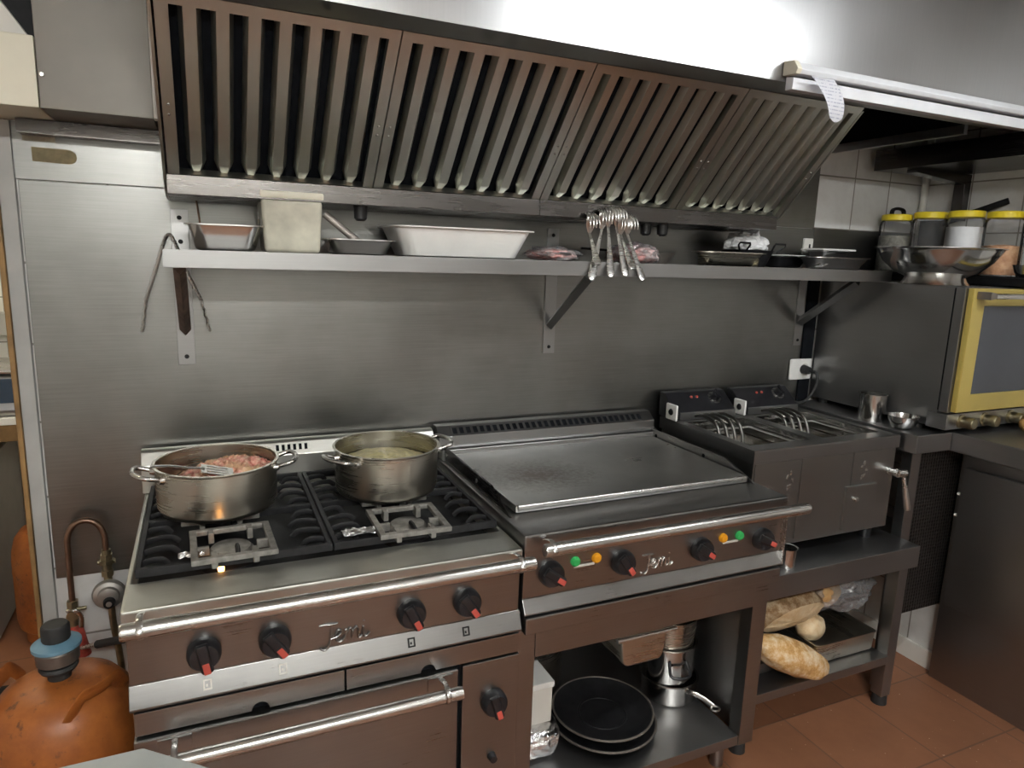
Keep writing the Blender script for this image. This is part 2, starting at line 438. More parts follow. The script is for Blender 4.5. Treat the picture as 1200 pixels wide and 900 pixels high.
def paper_mat():
    m, nt, b = base_mat('handwritten note paper'); setp(b, rough=0.8)
    f = noise_node(nt, 1, 3, (170, 1, 40)); tc = nt.nodes.new('ShaderNodeTexCoord'); sp = nt.nodes.new('ShaderNodeSeparateXYZ')
    nt.links.new(tc.outputs['Object'], sp.inputs[0])
    def mth(op, a, v):
        n = nt.nodes.new('ShaderNodeMath'); n.operation = op; nt.links.new(a, n.inputs[0])
        if isinstance(v, (int, float)): n.inputs[1].default_value = v
        else: nt.links.new(v, n.inputs[1])
        return n.outputs[0]
    w_ = mth('SINE', mth('MULTIPLY', sp.outputs['Z'], 720.0), 0.0)
    k = mth('MULTIPLY', maprange(nt, w_, 0, 1, 0.35, 0.9), maprange(nt, f, 0, 1, 0.42, 0.55))
    nt.links.new(ramp(nt, k, [(0.1, (0.84, 0.84, 0.87)), (0.9, (0.50, 0.51, 0.60))]), b.inputs['Base Color'])
    return m
S['paper'] = paper_mat()
S['coolwhite'] = plain('cool white fitting', (0.62, 0.63, 0.65), 0.35, 0, 0.04)
S['wrap'] = plain('white crinkled film', (0.80, 0.80, 0.80), 0.25, 0, 0.15, 40, 0.9)
S['tilewhite'] = tiles('white wall tiles', (0.78, 0.775, 0.75), (0.33, 0.31, 0.28), 0.2, 0.003, 0.22, 'xz', (0.24, 0.128))
S['tileright'] = tiles('white side wall tiles', (0.78, 0.775, 0.75), (0.33, 0.31, 0.28), 0.2, 0.003, 0.22, 'yz', (0.08, 0.128))
S['floor'] = tiles('terracotta floor tiles', (0.275, 0.120, 0.062), (0.17, 0.085, 0.052), 0.33, 0.003, 0.42, 'xy', (0.07, 0.13), 0.10, 0.25, (0.62, 0.45, 0.34))
S['ceiling'] = plain('ceiling paint', (0.66, 0.65, 0.62), 0.7, 0, 0.05, 3)
S['hole'] = plain('black gap shade and greasy cavity', (0.006, 0.007, 0.009), 0.9, 0, 0.3, spec=0.1)  # stands in for shade in gaps and slots; grease black inside the hood
S['mesh'] = None

def dimple_mat():
    m, nt, b = base_mat('punched black sheet'); setp(b, rough=0.42, metal=0.8)
    tc = nt.nodes.new('ShaderNodeTexCoord'); vo = nt.nodes.new('ShaderNodeTexVoronoi'); vo.inputs['Scale'].default_value = 75; vo.inputs['Randomness'].default_value = 0.15
    nt.links.new(tc.outputs['Object'], vo.inputs['Vector'])
    nt.links.new(ramp(nt, vo.outputs['Distance'], [(0.25, (0.004, 0.004, 0.005)), (0.45, (0.06, 0.055, 0.05))]), b.inputs['Base Color'])
    bump(nt, b, vo.outputs['Distance'], 0.8, 0.004); return m
S['mesh'] = dimple_mat()
S['green'] = emissive('green pilot lamp', (0.06, 0.55, 0.14), 0.12)
S['amber'] = emissive('amber pilot lamp', (0.85, 0.36, 0.02), 0.2)
S['flame'] = emissive('pilot flame', (1.0, 0.45, 0.12), 14)
S['tubeglow'] = emissive('fluorescent tube', (0.95, 0.98, 1.0), 54)
S['display'] = plain('dark blue display', (0.012, 0.03, 0.06), 0.2)
S['lcd'] = emissive('scale display digits', (0.5, 0.75, 0.8), 0.25)

# ================================================================== the room
WY = 0.726            # tiled face of the back wall
bm = new(); prism(bm, [(-0.27, 0), (2.965, 0), (2.965, 2.5), (-1.4, 2.5), (-1.4, 0), (-1.2, 0), (-1.2, 2.05), (-0.27, 2.05)], 'y', WY, 0.85)
struct('wall_back', bm, S['tilewhite'], smooth=0)
bm = new(); box(bm, 2.965, 3.08, -3.2, 0.85, 0, 2.5); struct('wall_right', bm, S['tileright'], smooth=0)
bm = new(); box(bm, -1.52, -1.4, -3.2, 2.52, 0, 2.5); struct('wall_left', bm, S['tileright'], smooth=0)
bm = new(); box(bm, -1.52, 3.08, -3.32, -3.2, 0, 2.5); struct('wall_front', bm, S['tilewhite'], smooth=0)
bm = new(); box(bm, -1.52, 0.7, 2.4, 2.52, 0, 2.5); struct('wall_far', bm, S['tilewhite'], 'tiled wall of the next room', smooth=0)
bm = new(); box(bm, 0.6, 0.7, 0.85, 2.4, 0, 2.5); struct('wall_passage', bm, S['tileright'], smooth=0)
bm = new(); box(bm, -1.52, 3.08, -3.32, 2.52, -0.1, 0.0); struct('floor', bm, S['floor'], smooth=0)
bm = new(); box(bm, -1.52, 3.08, -3.32, 2.52, 2.5, 2.6); struct('ceiling', bm, S['ceiling'], smooth=0)
bm = new(); box(bm, -0.262, -0.229, 0.708, 0.86, 0, 1.80, 0.003); struct('trim_1', bm, S['greypaint'], 'grey painted door casing at the steel cladding')
bm = new(); box(bm, -0.274, -0.2625, 0.70, 0.87, 0, 1.80, 0.003); struct('trim_2', bm, S['wood'], 'worn yellow wooden edge of the door casing')
bm = new(); box(bm, -1.2, -0.28, 0.74, 1.30, 0, 0.035, 0.008); struct('trim_3', bm, S['iron'], 'dark worn door sill')
bm = new(); box(bm, 2.68, 2.96, 0.195, 0.72, 0, 0.42); struct('trim_4', bm, S['tileright'], 'tiled ledge at the foot of the side wall', smooth=0)
bm = new(); box(bm, 2.665, 2.68, 0.195, 0.72, 0, 0.075, 0.002); struct('baseboard_right', bm, S['paint'])

bm = new(); box(bm, 2.362, 2.419, 0.713, 0.7255, 0.981, 1.475); struct('gap_shade_strip', bm, S['hole'], 'black strip for the shade in the gap between the steel cladding and the oven')  # shade of the gap behind the oven painted as a black strip
# steel cladding sheets on the back wall
PF = 0.72
bm = new(); box(bm, -0.225, 2.361, PF, 0.7255, 0.645, 1.667, 0.0015); single('wall_cladding', bm, S['panel'], 'large brushed steel sheet cladding the wall behind the range and griddle', 'wall panel', (1.05, 0.723, 0.645))
bm = new(); box(bm, -0.235, 0.094, PF, 0.7255, 1.669, 1.80, 0.0015); single('wall_cladding', bm, S['panel'], 'small steel sheet with tape marks left of the extraction hood', 'wall panel', (-0.07, 0.723, 1.669))
bm = new(); box(bm, 1.80, 2.36, PF, 0.7255, 1.669, 1.97, 0.0015); single('wall_cladding', bm, S['panel'], 'steel sheet behind the right end of the filters, beside the white tiles', 'wall panel', (2.08, 0.723, 1.669))
bm = new(); box(bm, 2.362, 2.96, PF, 0.7255, 1.476, 1.672, 0.0015); single('wall_cladding', bm, S['panel'], 'steel sheet below the white tiles, above the oven top', 'wall panel', (2.68, 0.723, 1.476))
bm = new(); prism(bm, [(-0.192, 1.745), (-0.192, 1.712)]+[(-0.118+0.018*math.cos(a), 1.727+0.017*math.sin(a)) for a in [(-90+18*k)*PI/180 for k in range(11)]], 'y', 0.7185, 0.7199)
single('tape_patch', bm, S['tape'], 'dark olive tape patch with one rounded end under the steel ledge', 'tape', (-0.15, 0.7195, 1.712))
bm = new(); box(bm, -0.208, -0.142, 0.7188, 0.7199, 1.758, 1.778); single('tape_patch', bm, S['tapefaint'], 'faint brown tape residue just above the olive tape patch', 'tape', (-0.175, 0.7195, 1.758))
bm = new(); prism(bm, [(0.66, 1.800), (0.66, 1.768), (0.664, 1.768), (0.664, 1.796), (0.7195, 1.796), (0.7195, 1.800)], 'x', -0.208, 0.093, 0.0008)
box(bm, -0.208, 0.093, 0.664, 0.7195, 1.770, 1.7955)
single('wall_ledge', bm, S['gutter'], 'narrow grimy steel ledge left of the hood filters', 'ledge', (-0.06, 0.69, 1.768))

# ventilation boxing left of the hood
t = Thing('ventilation_duct', 'grey painted duct boxing with a white caulked edge, left of the hood', 'duct', (-0.02, 0.5, 1.802))
bm = new(); box(bm, -0.131, 0.082, 0.50, 0.719, 1.802, 2.5, 0.002); t.part('duct_casing', bm, plain('beige grey duct paint', (0.185, 0.170, 0.145), 0.45, 0.2, 0.10, 5))
bm = new(); box(bm, 0.082, 0.091, 0.494, 0.53, 1.802, 2.5, 0.002); t.part('caulk_line', bm, S['paint'])
bm = new(); cyl(bm, (-0.122, 0.501, 1.868), (-0.122, 0.49, 1.868), 0.004, seg=12); t.part('bolt', bm, S['rail'])
bm = new(); box(bm, -0.62, -0.133, 0.502, 0.719, 1.802, 1.945, 0.003); single('duct_cover', bm, plain('cream duct enamel', (0.80, 0.76, 0.62), 0.5, 0, 0.05, 4), 'cream painted low duct cover at the top left corner', 'duct', (-0.36, 0.6, 1.802))
bm = new(); box(bm, -0.72, -0.1315, 0.66, 0.719, 1.946, 2.5); single('duct_shadow', bm, S['black'], 'black panel added as the shadow above the cream duct cover', 'duct', (-0.4, 0.69, 1.946))  # black panel put in for the shadow between the duct pieces
bm = new(); prism(bm, [(-0.60, 1.947), (-0.145, 1.947), (-0.24, 2.085), (-0.60, 2.62)][:3]+[(-0.47, 2.42), (-0.60, 2.42)], 'y', 0.53, 0.65, 0.003); single('duct_elbow', bm, S['paint'], 'pale sloping duct piece above the cream duct cover', 'duct', (-0.38, 0.6, 1.947))

# ================================================================== gas range
t = Thing('gas_range', 'stainless four burner gas range with oven, left of the griddle', 'range', (0.4, 0.36, 0))
RG = t
bm = new(); box(bm, 0.004, 0.80, 0.05, 0.70, 0.12, 0.838, 0.004); t.part('body', bm, S['range'])
bm = new(); framebox(bm, (0.0, 0.80, 0.0, 0.69), (0.014, 0.786, 0.116, 0.648), 0.838, 0.878, 0.007); t.part('worktop', bm, S['worn'])
bm = new(); box(bm, 0.016, 0.784, 0.118, 0.646, 0.8385, 0.846); t.part('drip_tray', bm, S['black'])
bm = new(); prism(bm, [(0.652, 0.879), (0.652, 0.952), (0.655, 0.957), (0.672, 0.985), (0.682, 0.990), (0.70, 0.990), (0.70, 0.879)], 'x', -0.004, 0.798, 0.002); fl = t.part('flue', bm, S['worn'])
bm = new(); ladder(bm, (0.325, 0.6549, 0.9617), (1, 0, 0), (0, 0.519, 0.855), [0]+[x for k in range(6) for x in (0.008+k*0.0155, 0.0165+k*0.0155)]+[0.105], [0, 0.003, 0.021, 0.025], lambda i, j: i % 2 == 1 and j == 1, 0.002); t.part('vent_grille', bm, S['worn'], fl)
bm = new(); prism(bm, [(0.6571, 0.9617), (0.6680, 0.9797), (0.6690, 0.9790), (0.6581, 0.9612)], 'x', 0.328, 0.424); t.part('vent_slot_shade', bm, S['hole'], fl)
# control panel, lip, trays
bm = new(); prism(bm, [(0.03, 0.711), (0.026, 0.835), (0.06, 0.837), (0.06, 0.711)], 'x', 0.004, 0.805, 0.002); t.part('control_panel', bm, S['range'])
bm = new(); prism(bm, [(0.03, 0.711), (0.012, 0.670), (0.016, 0.664), (0.05, 0.664), (0.05, 0.711)], 'x', 0.002, 0.809, 0.002); lip = t.part('drip_lip', bm, S['range'])
for x, wide in ((0.137, 0), (0.277, 0), (0.545, 1), (0.672, 1)):
    M = Matrix.Translation((x, 0.0195, 0.690)) @ Matrix.Rotation(math.radians(-24), 4, 'X')
    bm = new(); framebox(bm, (-0.008, 0.008, -0.010, 0.010), (-0.005, 0.005, -0.007, 0.007), -0.0015, 0.0015, axis='y'); box(bm, -0.003, 0.0005, -0.001, 0.0005, -0.004, 0.001) ; xform(bm, M); t.part('burner_symbol', bm, S['black'] if wide else S['paint'], lip, smooth=0)
for a, b_, hx in ((0.008, 0.400, 0.232), (0.404, 0.807, 0.585)):
    n = 9; arc = [(hx+0.017*math.cos(PI-PI*k/n), 0.608+0.017*math.sin(PI-PI*k/n)) for k in range(n+1)]
    bm = new(); prism(bm, [(a, 0.608)]+arc+[(b_, 0.608), (b_, 0.656), (a, 0.656)], 'y', 0.022, 0.046, 0.0015); t.part('drip_drawer', bm, S['range'])
bm = new(); box(bm, 0.008, 0.805, 0.04, 0.052, 0.60, 0.662); t.part('drawer_recess_shade', bm, S['hole'])
bm = new(); box(bm, 0.640, 0.680, 0.040, 0.0505, 0.13, 0.605); t.part('door_gap_shade', bm, S['hole'])
# oven door
bm = new(); box(bm, 0.005, 0.653, 0.012, 0.048, 0.135, 0.603, 0.004); door = t.part('oven_door', bm, S['range'])
bm = new(); tube(bm, [(0.055, -0.035, 0.578), (0.645, -0.035, 0.578)], 0.0145, 16); hd = t.part('handle', bm, S['rail'], door)
for x in (0.075, 0.610):
    bm = new(); tube(bm, smooth_path([(x, 0.012, 0.592), (x, -0.02, 0.60), (x, -0.047, 0.592), (x, -0.050, 0.574), (x, -0.036, 0.562)], 5), 0.004, 8, flat=(0.006, 0.003), flat_dir=(1, 0, 0)); t.part('handle_bracket', bm, S['rail'], door)
    bm = new(); box(bm, x-0.03, x+0.03, 0.009, 0.0125, 0.566, 0.598, 0.001); t.part('bracket_plate', bm, S['range'], door)
bm = new(); box(bm, 0.666, 0.809, 0.02, 0.052, 0.135, 0.603, 0.003); t.part('oven_control_panel', bm, S['range'])
for x, y in ((0.05, 0.10), (0.75, 0.10), (0.05, 0.62), (0.75, 0.62)):
    bm = new(); cyl(bm, (x, y, 0.0), (x, y, 0.122), 0.022, 0.026); t.part('leg', bm, S['dark'])

def knob(t, x, y, z, ang, r=0.0315):
    """appliance knob on a panel facing -y; red marker at angle ang"""
    R = Matrix.Translation((x, y, z)) @ Matrix.Rotation(-ang, 4, 'Y')
    bm = new(); lathe(bm, [(0, 0), (r, 0), (r, 0.010), (r*0.94, 0.020), (r*0.80, 0.026), (0, 0.027)], seg=32, M=Matrix.Rotation(PI/2, 4, 'X'))
    v = []
    prism(bm, [(-r*0.42, -0.020), (-r*0.30, -0.032), (r*0.30, -0.032), (r*0.42, -0.020)], 'z', -r*0.92, r*1.0, 0.004)
    xform(bm, R); k = t.part('knob', bm, S['blackplastic'])
    bm = new(); box(bm, -r*0.21, r*0.21, -0.0328, -0.022, r*0.26, r*1.012, 0.002); xform(bm, R); t.part('red_marker', bm, S['red'], k)
    return k
d2r = math.radians
for x, z, a in ((0.134, 0.756, 190), (0.264, 0.755, 214), (0.545, 0.758, 206), (0.674, 0.760, 214)):
    knob(t, x, 0.0275, z, d2r(a))
knob(t, 0.744, 0.020, 0.496, d2r(196))
bm = new(); cyl(bm, (0.744, 0.02, 0.349), (0.744, 0.004, 0.349), 0.011, 0.009, 16); t.part('igniter_button', bm, S['blackplastic'])

def rail(t, x0, x1, y, z, r, brk):
    bm = new(); tube(bm, [(x0, y, z), (x0+0.004, y, z), (x1-0.004, y, z), (x1, y, z)], [r*0.9, r, r, r*0.9], 20); h = t.part('handrail', bm, S['rail'])
    for x in brk:
        bm = new(); tube(bm, smooth_path([(x, 0.0, z+0.008), (x, -0.02, z+0.016), (x, y, z+r+0.002), (x, y-r-0.002, z), (x, y, z-r-0.002), (x, y+0.012, z-r)], 6), 0.003, 8, flat=(0.006, 0.0018), flat_dir=(1, 0, 0)); t.part('rail_bracket', bm, S['rail'], h)
rail(t, 0.004, 0.806, -0.045, 0.862, 0.0155, (0.035, 0.772))

def stroke_logo(t, x, y, z, h, mat):
    """cursive maker's lettering in raised strokes: J e m i"""
    strokes = [[(-0.3, 1.22), (0.35, 1.25), (0.75, 1.22)], [(0.38, 1.25), (0.33, 0.6), (0.22, -0.1), (-0.05, -0.3), (-0.28, -0.15)],
               [(0.35, 0.35), (0.75, 0.45), (0.95, 0.68), (0.78, 0.82), (0.60, 0.55), (0.66, 0.15), (0.95, 0.08), (1.2, 0.4)],
               [(1.2, 0.75), (1.22, 0.1)], [(1.22, 0.45), (1.42, 0.80), (1.55, 0.6), (1.55, 0.1)], [(1.55, 0.45), (1.78, 0.80), (1.92, 0.6), (1.93, 0.12), (2.15, 0.2)],
               [(2.22, 0.75), (2.22, 0.18), (2.42, 0.12), (2.6, 0.3)], [(2.24, 1.05), (2.25, 1.12)]]
    lg = None
    bm = new()
    for s in strokes:
        tube(bm, smooth_path([(x+(p[0]-1.2)*h, y, z+(p[1]-0.45)*h) for p in s], 6), 0.0028, 6, flat=(0.0026, 0.0026))
    t.part('maker_logo', bm, mat, smooth=60)
stroke_logo(t, 0.405, 0.0262, 0.736, 0.036, S['range'])

# grates, burners
def grate(t, x0, x1, y0, y1):
    bm = new(); zt, zb = 0.902, 0.884
    w = 0.011
    framebox(bm, (x0, x1, y0, y1), (x0+w, x1-w, y0+w, y1-w), zb, zt, 0.002)
    ym = (y0+y1)/2; xc = (x0+x1)/2
    box(bm, x0+0.003, x1-0.003, ym-0.007, ym+0.007, zb, zt-0.0005, 0.002)
    for side in (0, 1):
        X = x0 if side == 0 else x1; s = 1 if side == 0 else -1
        for half in (0, 1):
            a, b_ = (y0, ym) if half == 0 else (ym, y1)
            for k in range(4):
                y = a+(b_-a)*(k+0.8)/4.6
                L = 0.058 if k in (0, 3) else 0.075
                P = [(X+s*0.002, y, zb+0.006), (X+s*L*0.4, y, zt-0.004), (X+s*L*0.8, y, zt-0.004), (X+s*L, y, zb+0.002)]
                tube(bm, smooth_path(P, 4), 0.005, 6, flat=(0.0038, 0.007), flat_dir=(0, 1, 0))
    for half in (0, 1):
        a, b_ = (y0, ym) if half == 0 else (ym, y1)
        yc = (a+b_)/2
        for yy, e in ((a, 1), (b_, -1)):
            tube(bm, [(xc, yy+e*0.002, zb+0.006), (xc, yy+e*0.05, zt-0.006), (xc, yy+e*0.075, zt-0.008)], 0.005, 6, flat=(0.005, 0.007), flat_dir=(1, 0, 0))
    t.part('grate', bm, S['iron'])
grate(t, 0.017, 0.396, 0.119, 0.645)
grate(t, 0.399, 0.783, 0.119, 0.645)
for x, y in ((0.195, 0.215), (0.59, 0.215), (0.19, 0.50), (0.59, 0.50)):
    bm = new(); lathe(bm, [(0.0, 0.0), (0.062, 0.0), (0.058, 0.012), (0.040, 0.016), (0.040, 0.022), (0, 0.022)], (x, y, 0.8462), 28); bn = t.part('burner', bm, S['black'])
    bm = new(); lathe(bm, [(0, 0), (0.045, 0), (0.047, 0.010), (0.040, 0.018), (0.012, 0.020), (0, 0.019)], (x, y, 0.8684), 28); t.part('burner_cap', bm, S['greyiron'], bn)
bm = new(); lathe(bm, [(0, 0), (0.006, 0.004), (0.0065, 0.011), (0.003, 0.022), (0, 0.028)], (0.172, 0.140, 0.862), 12); t.part('pilot_flame', bm, S['flame'])

# pan supports
def reducer(x0, x1, y0, y1, label, rz):
    xc, yc = (x0+x1)/2, (y0+y1)/2
    th = new(); z0 = 0.9025; w = 0.014
    framebox(th, (x0, x1, y0, y1), (x0+w, x1-w, y0+w, y1-w), z0, z0+0.012, 0.002)
    dx, dy = (x1-x0), (y1-y0)
    for fx in (0.26, 0.74):
        for (ya, yb) in ((y0+0.002, y0+0.035), (y1-0.035, y1-0.002)):
            box(th, x0+fx*dx-0.006, x0+fx*dx+0.006, ya, yb, z0-0.012, z0+0.013, 0.002)
    for (xa, xb) in ((x0+0.002, x0+0.036), (x1-0.036, x1-0.002)):
        box(th, xa, xb, y0+0.40*dy-0.005, y0+0.40*dy+0.005, z0-0.008, z0+0.0115, 0.002)
    M = Matrix.Translation((xc, yc, 0)) @ Matrix.Rotation(rz, 4, 'Z') @ Matrix.Translation((-xc, -yc, 0)); xform(th, M)
    single('pan_support', th, S['greyiron'], label, 'pan support', (xc, yc, z0))
reducer(0.095, 0.262, 0.318, 0.482, 'grey pan support hidden under the minced meat pot', 0.0)
reducer(0.500, 0.666, 0.308, 0.472, 'grey pan support hidden under the pot of pale onions', 0.0)
reducer(0.115, 0.280, 0.098, 0.265, 'grey square pan support on the front left burner, in front of the meat pot', d2r(2))
reducer(0.497, 0.662, 0.094, 0.262, 'grey square pan support on the front right burner, in front of the onion pot', d2r(-1))

def foil_sheet(bm, c, sx, sy, amp, seed, n=16, M=None):
    V = [[None]*n for _ in range(n)]
    for i in range(n):
        for j in range(n):
            u, v = i/(n-1)-0.5, j/(n-1)-0.5
            z = amp*(noise.noise(Vector((u*7+seed, v*7, seed)))+0.6*noise.noise(Vector((u*17, v*17+seed, seed))))
            V[i][j] = bm.verts.new(Vector(c)+Vector((u*sx, v*sy, z+abs(amp))))
    for i in range(n-1):
        for j in range(n-1): bm.faces.new([V[i][j], V[i+1][j], V[i+1][j+1], V[i][j+1]])
    r = bmesh.ops.solidify(bm, geom=bm.faces[:], thickness=0.0008)
bm = new(); foil_sheet(bm, (0.118, 0.152, 0.9022), 0.050, 0.028, 0.005, 3); single('foil_scrap', bm, S['foil'], 'crumpled foil scrap on the grate by the small flame', 'foil', (0.118, 0.152, 0.9022), smooth=0)
bm = new(); foil_sheet(bm, (0.462, 0.150, 0.9022), 0.078, 0.036, 0.006, 9); single('foil_scrap', bm, S['foil'], 'crumpled foil scrap left of the front right burner', 'foil', (0.462, 0.150, 0.9022), smooth=0)

# ------------------------------------------------------------------ pots on the range
def loop_handle(bm, c, r, z, ang, reach=0.045, half=0.30, rad=0.0055, lift=0.012):
    P = []
    for a, k, dz in ((half, 1.0, 0), (half*1.02, 1.0+0.3*reach/r, lift*0.4), (half*0.85, 1+0.85*reach/r, lift), (0, 1+reach/r, lift*1.1), (-half*0.85, 1+0.85*reach/r, lift), (-half*1.02, 1+0.3*reach/r, lift*0.4), (-half, 1.0, 0)):
        P.append((c[0]+r*k*math.cos(ang+a), c[1]+r*k*math.sin(ang+a), z+dz))
    tube(bm, smooth_path(P, 6), rad, 10)

def casserole(name, label, c, z0, r, h, mat, angs, inner):
    t = Thing(name, label, 'pot', (c[0], c[1], z0))
    bm = new()
    lathe(bm, [(0, 0), (r*0.88, 0), (r*0.94, 0.004), (r*0.985, 0.016), (r, h-0.006), (r*1.035, h-0.002), (r*1.035, h), (r*0.985, h), (r*0.98, h-0.004), (r*0.965, 0.018), (r*0.92, 0.007), (0, 0.007)], (c[0], c[1], z0), 64)
    t.part('pot_body', bm, mat)
    for a in angs:
        bm = new(); loop_handle(bm, c, r, z0+h*0.84, a); h_ = t.part('handle', bm, S['rail'])
        for s in (1, -1):
            aa = a+0.30*s
            p = Vector((c[0]+r*0.992*math.cos(aa), c[1]+r*0.992*math.sin(aa), z0+h*0.84)); d = Vector((math.cos(aa), math.sin(aa), 0))
            bm = new(); cyl(bm, p, p+d*0.010, 0.011, 0.008, 14); t.part('handle_mount', bm, S['rail'], h_)
    return t
P1 = (0.177, 0.400)
casserole('casserole_pot', 'wide steel pot of minced meat on the back left burner', P1, 0.9163, 0.1345, 0.1150, S['pot'], (PI+0.25, -0.05), 0)
bm = new()
n = 40
def mound(bm, c, r, z, hgt, seed, lump=0.006, fr=45, off=(0, 0), nr=22, na=64):
    rows = []
    for i in range(nr+1):
        rr = r*i/nr; row = []
        for k in range(na if i else 1):
            a = 2*PI*k/na; x, y = rr*math.cos(a), rr*math.sin(a)
            dd = min(1, math.hypot(x-off[0], y-off[1])/(r*1.25))
            zz = z+hgt*(1-dd*dd)+lump*(noise.noise(Vector((x*fr, y*fr, seed)))+0.7*noise.noise(Vector((x*fr*2.4, y*fr*2.4, seed+3))))
            row.append(bm.verts.new((c[0]+x, c[1]+y, zz)))
        rows.append(row)
    for A, B in zip(rows, rows[1:]):
        for k in range(na):
            l = (k+1) % na
            if len(A) == 1: bm.faces.new([A[0], B[k], B[l]])
            else: bm.faces.new([A[k], B[k], B[l], A[l]])
    base = [bm.verts.new((v.co.x, v.co.y, z-0.03)) for v in rows[-1]]
    for k in range(na):
        l = (k+1) % na; bm.faces.new([rows[-1][k], base[k], base[l], rows[-1][l]])
    bm.faces.new(base[::-1])
    bmesh.ops.recalc_face_normals(bm, faces=bm.faces[:])
bm = new(); mound(bm, P1, 0.128, 0.958, 0.056, 4, 0.009, 70, (0.045, 0.035), 34, 110)
single('minced_meat', bm, S['meat'], 'pink and browned minced meat filling the pot on the left', 'meat', (P1[0], P1[1], 0.928), stuff=True)
P2 = (0.582, 0.388)
casserole('casserole_pot', 'steel pot of pale onions on the back right burner, beside the griddle', P2, 0.9163, 0.1325, 0.1210, S['pot'], (PI+0.47, 0.12), 0)
bm = new(); mound(bm, P2, 0.124, 0.972, 0.032, 8, 0.005, 45, (0.0, 0.03)); single('cooked_onion', bm, S['onion'], 'pale yellow cooked onions inside the pot next to the griddle', 'onions', (P2[0], P2[1], 0.942), stuff=True)
# spatula resting in the meat pot
t = Thing('spatula', 'steel spatula lying over the rim of the minced meat pot', 'spatula', (0.1, 0.34, 1.03))
A = Vector((0.040, 0.340, 1.043)); B = Vector((0.150, 0.345, 1.028))
bm = new(); tube(bm, smooth_path([A, A*0.7+B*0.3+Vector((0, 0, 0.003)), A*0.3+B*0.7, B], 5), 0.004, 10, flat=[(0.010-0.004*min(1, k/8), 0.0025) for k in range(16)], flat_dir=(0, 1, 0)); t.part('handle', bm, S['rail'])
bm = new(); M = Matrix.Translation((0.176, 0.347, 1.020)) @ Matrix.Rotation(d2r(14), 4, 'Y'); ladder(bm, (-0.035, -0.033, 0), (1, 0, 0), (0, 1, 0), [0, 0.012, 0.058, 0.07], [0, 0.012, 0.018, 0.03, 0.036, 0.048, 0.054, 0.066], lambda i, j: i == 1 and j in (1, 3, 5), 0.0016); xform(bm, M); t.part('blade', bm, S['rail'])

# ================================================================== griddle
t = Thing('griddle', 'stainless electric griddle on an open cabinet, between range and fryer', 'griddle', (1.2, 0.36, 0)); GD = t
bm = new(); box(bm, 0.815, 1.597, 0.05, 0.695, 0.575, 0.862, 0.003); t.part('body', bm, S['range'])
bm = new(); box(bm, 0.803, 1.603, 0.004, 0.70, 0.862, 0.906, 0.007); t.part('worktop', bm, S['range'])
bm = new(); box(bm, 0.838, 1.574, 0.132, 0.60, 0.9062, 0.927, 0.006); t.part('hotplate', bm, S['hotplate'])
bm = new(); tube(bm, [(0.842, 0.128, 0.9245), (1.545, 0.128, 0.9245)], 0.0065, 12); t.part('front_bar', bm, S['rail'])
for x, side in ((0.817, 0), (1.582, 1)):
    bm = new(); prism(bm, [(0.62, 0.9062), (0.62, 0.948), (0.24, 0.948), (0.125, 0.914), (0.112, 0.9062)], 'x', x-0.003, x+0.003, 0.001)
    g = t.part('side_guard', bm, S['range'] if side else S['uppersteel'], label=None if side else 'side guard painted dark for its shade')  # left guard's shade is painted in with near black steel
    for yy in (0.585, 0.335):
        bm = new(); cyl(bm, (x-0.0045, yy, 0.929), (x+0.0045, yy, 0.929), 0.006, seg=14); t.part('rivet_or_hole', bm, S['rail'] if side == 0 else S['hole'], g)  # guard hole discs: lit metal behind painted bright, shade painted black
bm = new(); prism(bm, [(0.600, 0.9062), (0.603, 0.938), (0.612, 0.943), (0.632, 0.945), (0.634, 0.972), (0.668, 0.999), (0.70, 0.999), (0.70, 0.9062)], 'x', 0.806, 1.603, 0.0025); fl = t.part('flue', bm, S['range'])
nsl = 31; p_ = 0.0228
bm = new(); ladder(bm, (0.848, 0.6325, 0.9735), (1, 0, 0), (0, 0.034, 0.027), [0]+[x for k in range(nsl) for x in (0.006+k*p_, 0.006+k*p_+0.014)]+[nsl*p_+0.010], [0, 0.008, 0.032, 0.040], lambda i, j: i % 2 == 1 and j == 1, 0.002); t.part('vent_grille', bm, S['range'], fl)
bm = new(); prism(bm, [(0.6385, 0.9766), (0.6628, 0.9959), (0.6636, 0.9949), (0.6393, 0.9756)], 'x', 0.852, 0.848+nsl*p_); t.part('vent_slot_shade', bm, S['hole'], fl)
bm = new(); prism(bm, [(0.03, 0.735), (0.026, 0.861), (0.055, 0.861), (0.055, 0.735)], 'x', 0.815, 1.612, 0.002); t.part('control_panel', bm, S['range'])
bm = new(); box(bm, 1.612, 1.616, 0.012, 0.055, 0.70, 0.861, 0.001); t.part('panel_edge', bm, S['rail'])
bm = new(); prism(bm, [(0.03, 0.735), (0.012, 0.703), (0.016, 0.698), (0.05, 0.698), (0.05, 0.735)], 'x', 0.815, 1.618, 0.002); t.part('drip_lip', bm, S['range'])
bm = new(); box(bm, 0.818, 1.612, 0.012, 0.05, 0.648, 0.693, 0.006); t.part('drip_drawer', bm, S['range'])
bm = new(); box(bm, 0.862, 1.555, 0.042, 0.06, 0.568, 0.648, 0.001); t.part('lower_apron', bm, S['range'])
for x, z, a in ((0.885, 0.792, 234), (1.086, 0.789, 216), (1.330, 0.786, 236), (1.540, 0.784, 244)): knob(t, x, 0.0285, z, d2r(a))
for x, z, c in ((0.951, 0.811, 'green'), (1.010, 0.811, 'amber'), (1.403, 0.805, 'amber'), (1.459, 0.804, 'green')):
    bm = new(); lathe(bm, [(0, 0), (0.0125, 0), (0.012, 0.006), (0.009, 0.010), (0, 0.012)], seg=20, M=Matrix.Translation((x, 0.0275, z)) @ Matrix.Rotation(PI/2, 4, 'X')); t.part('pilot_lamp', bm, S[c], label='%s pilot lamp' % c)
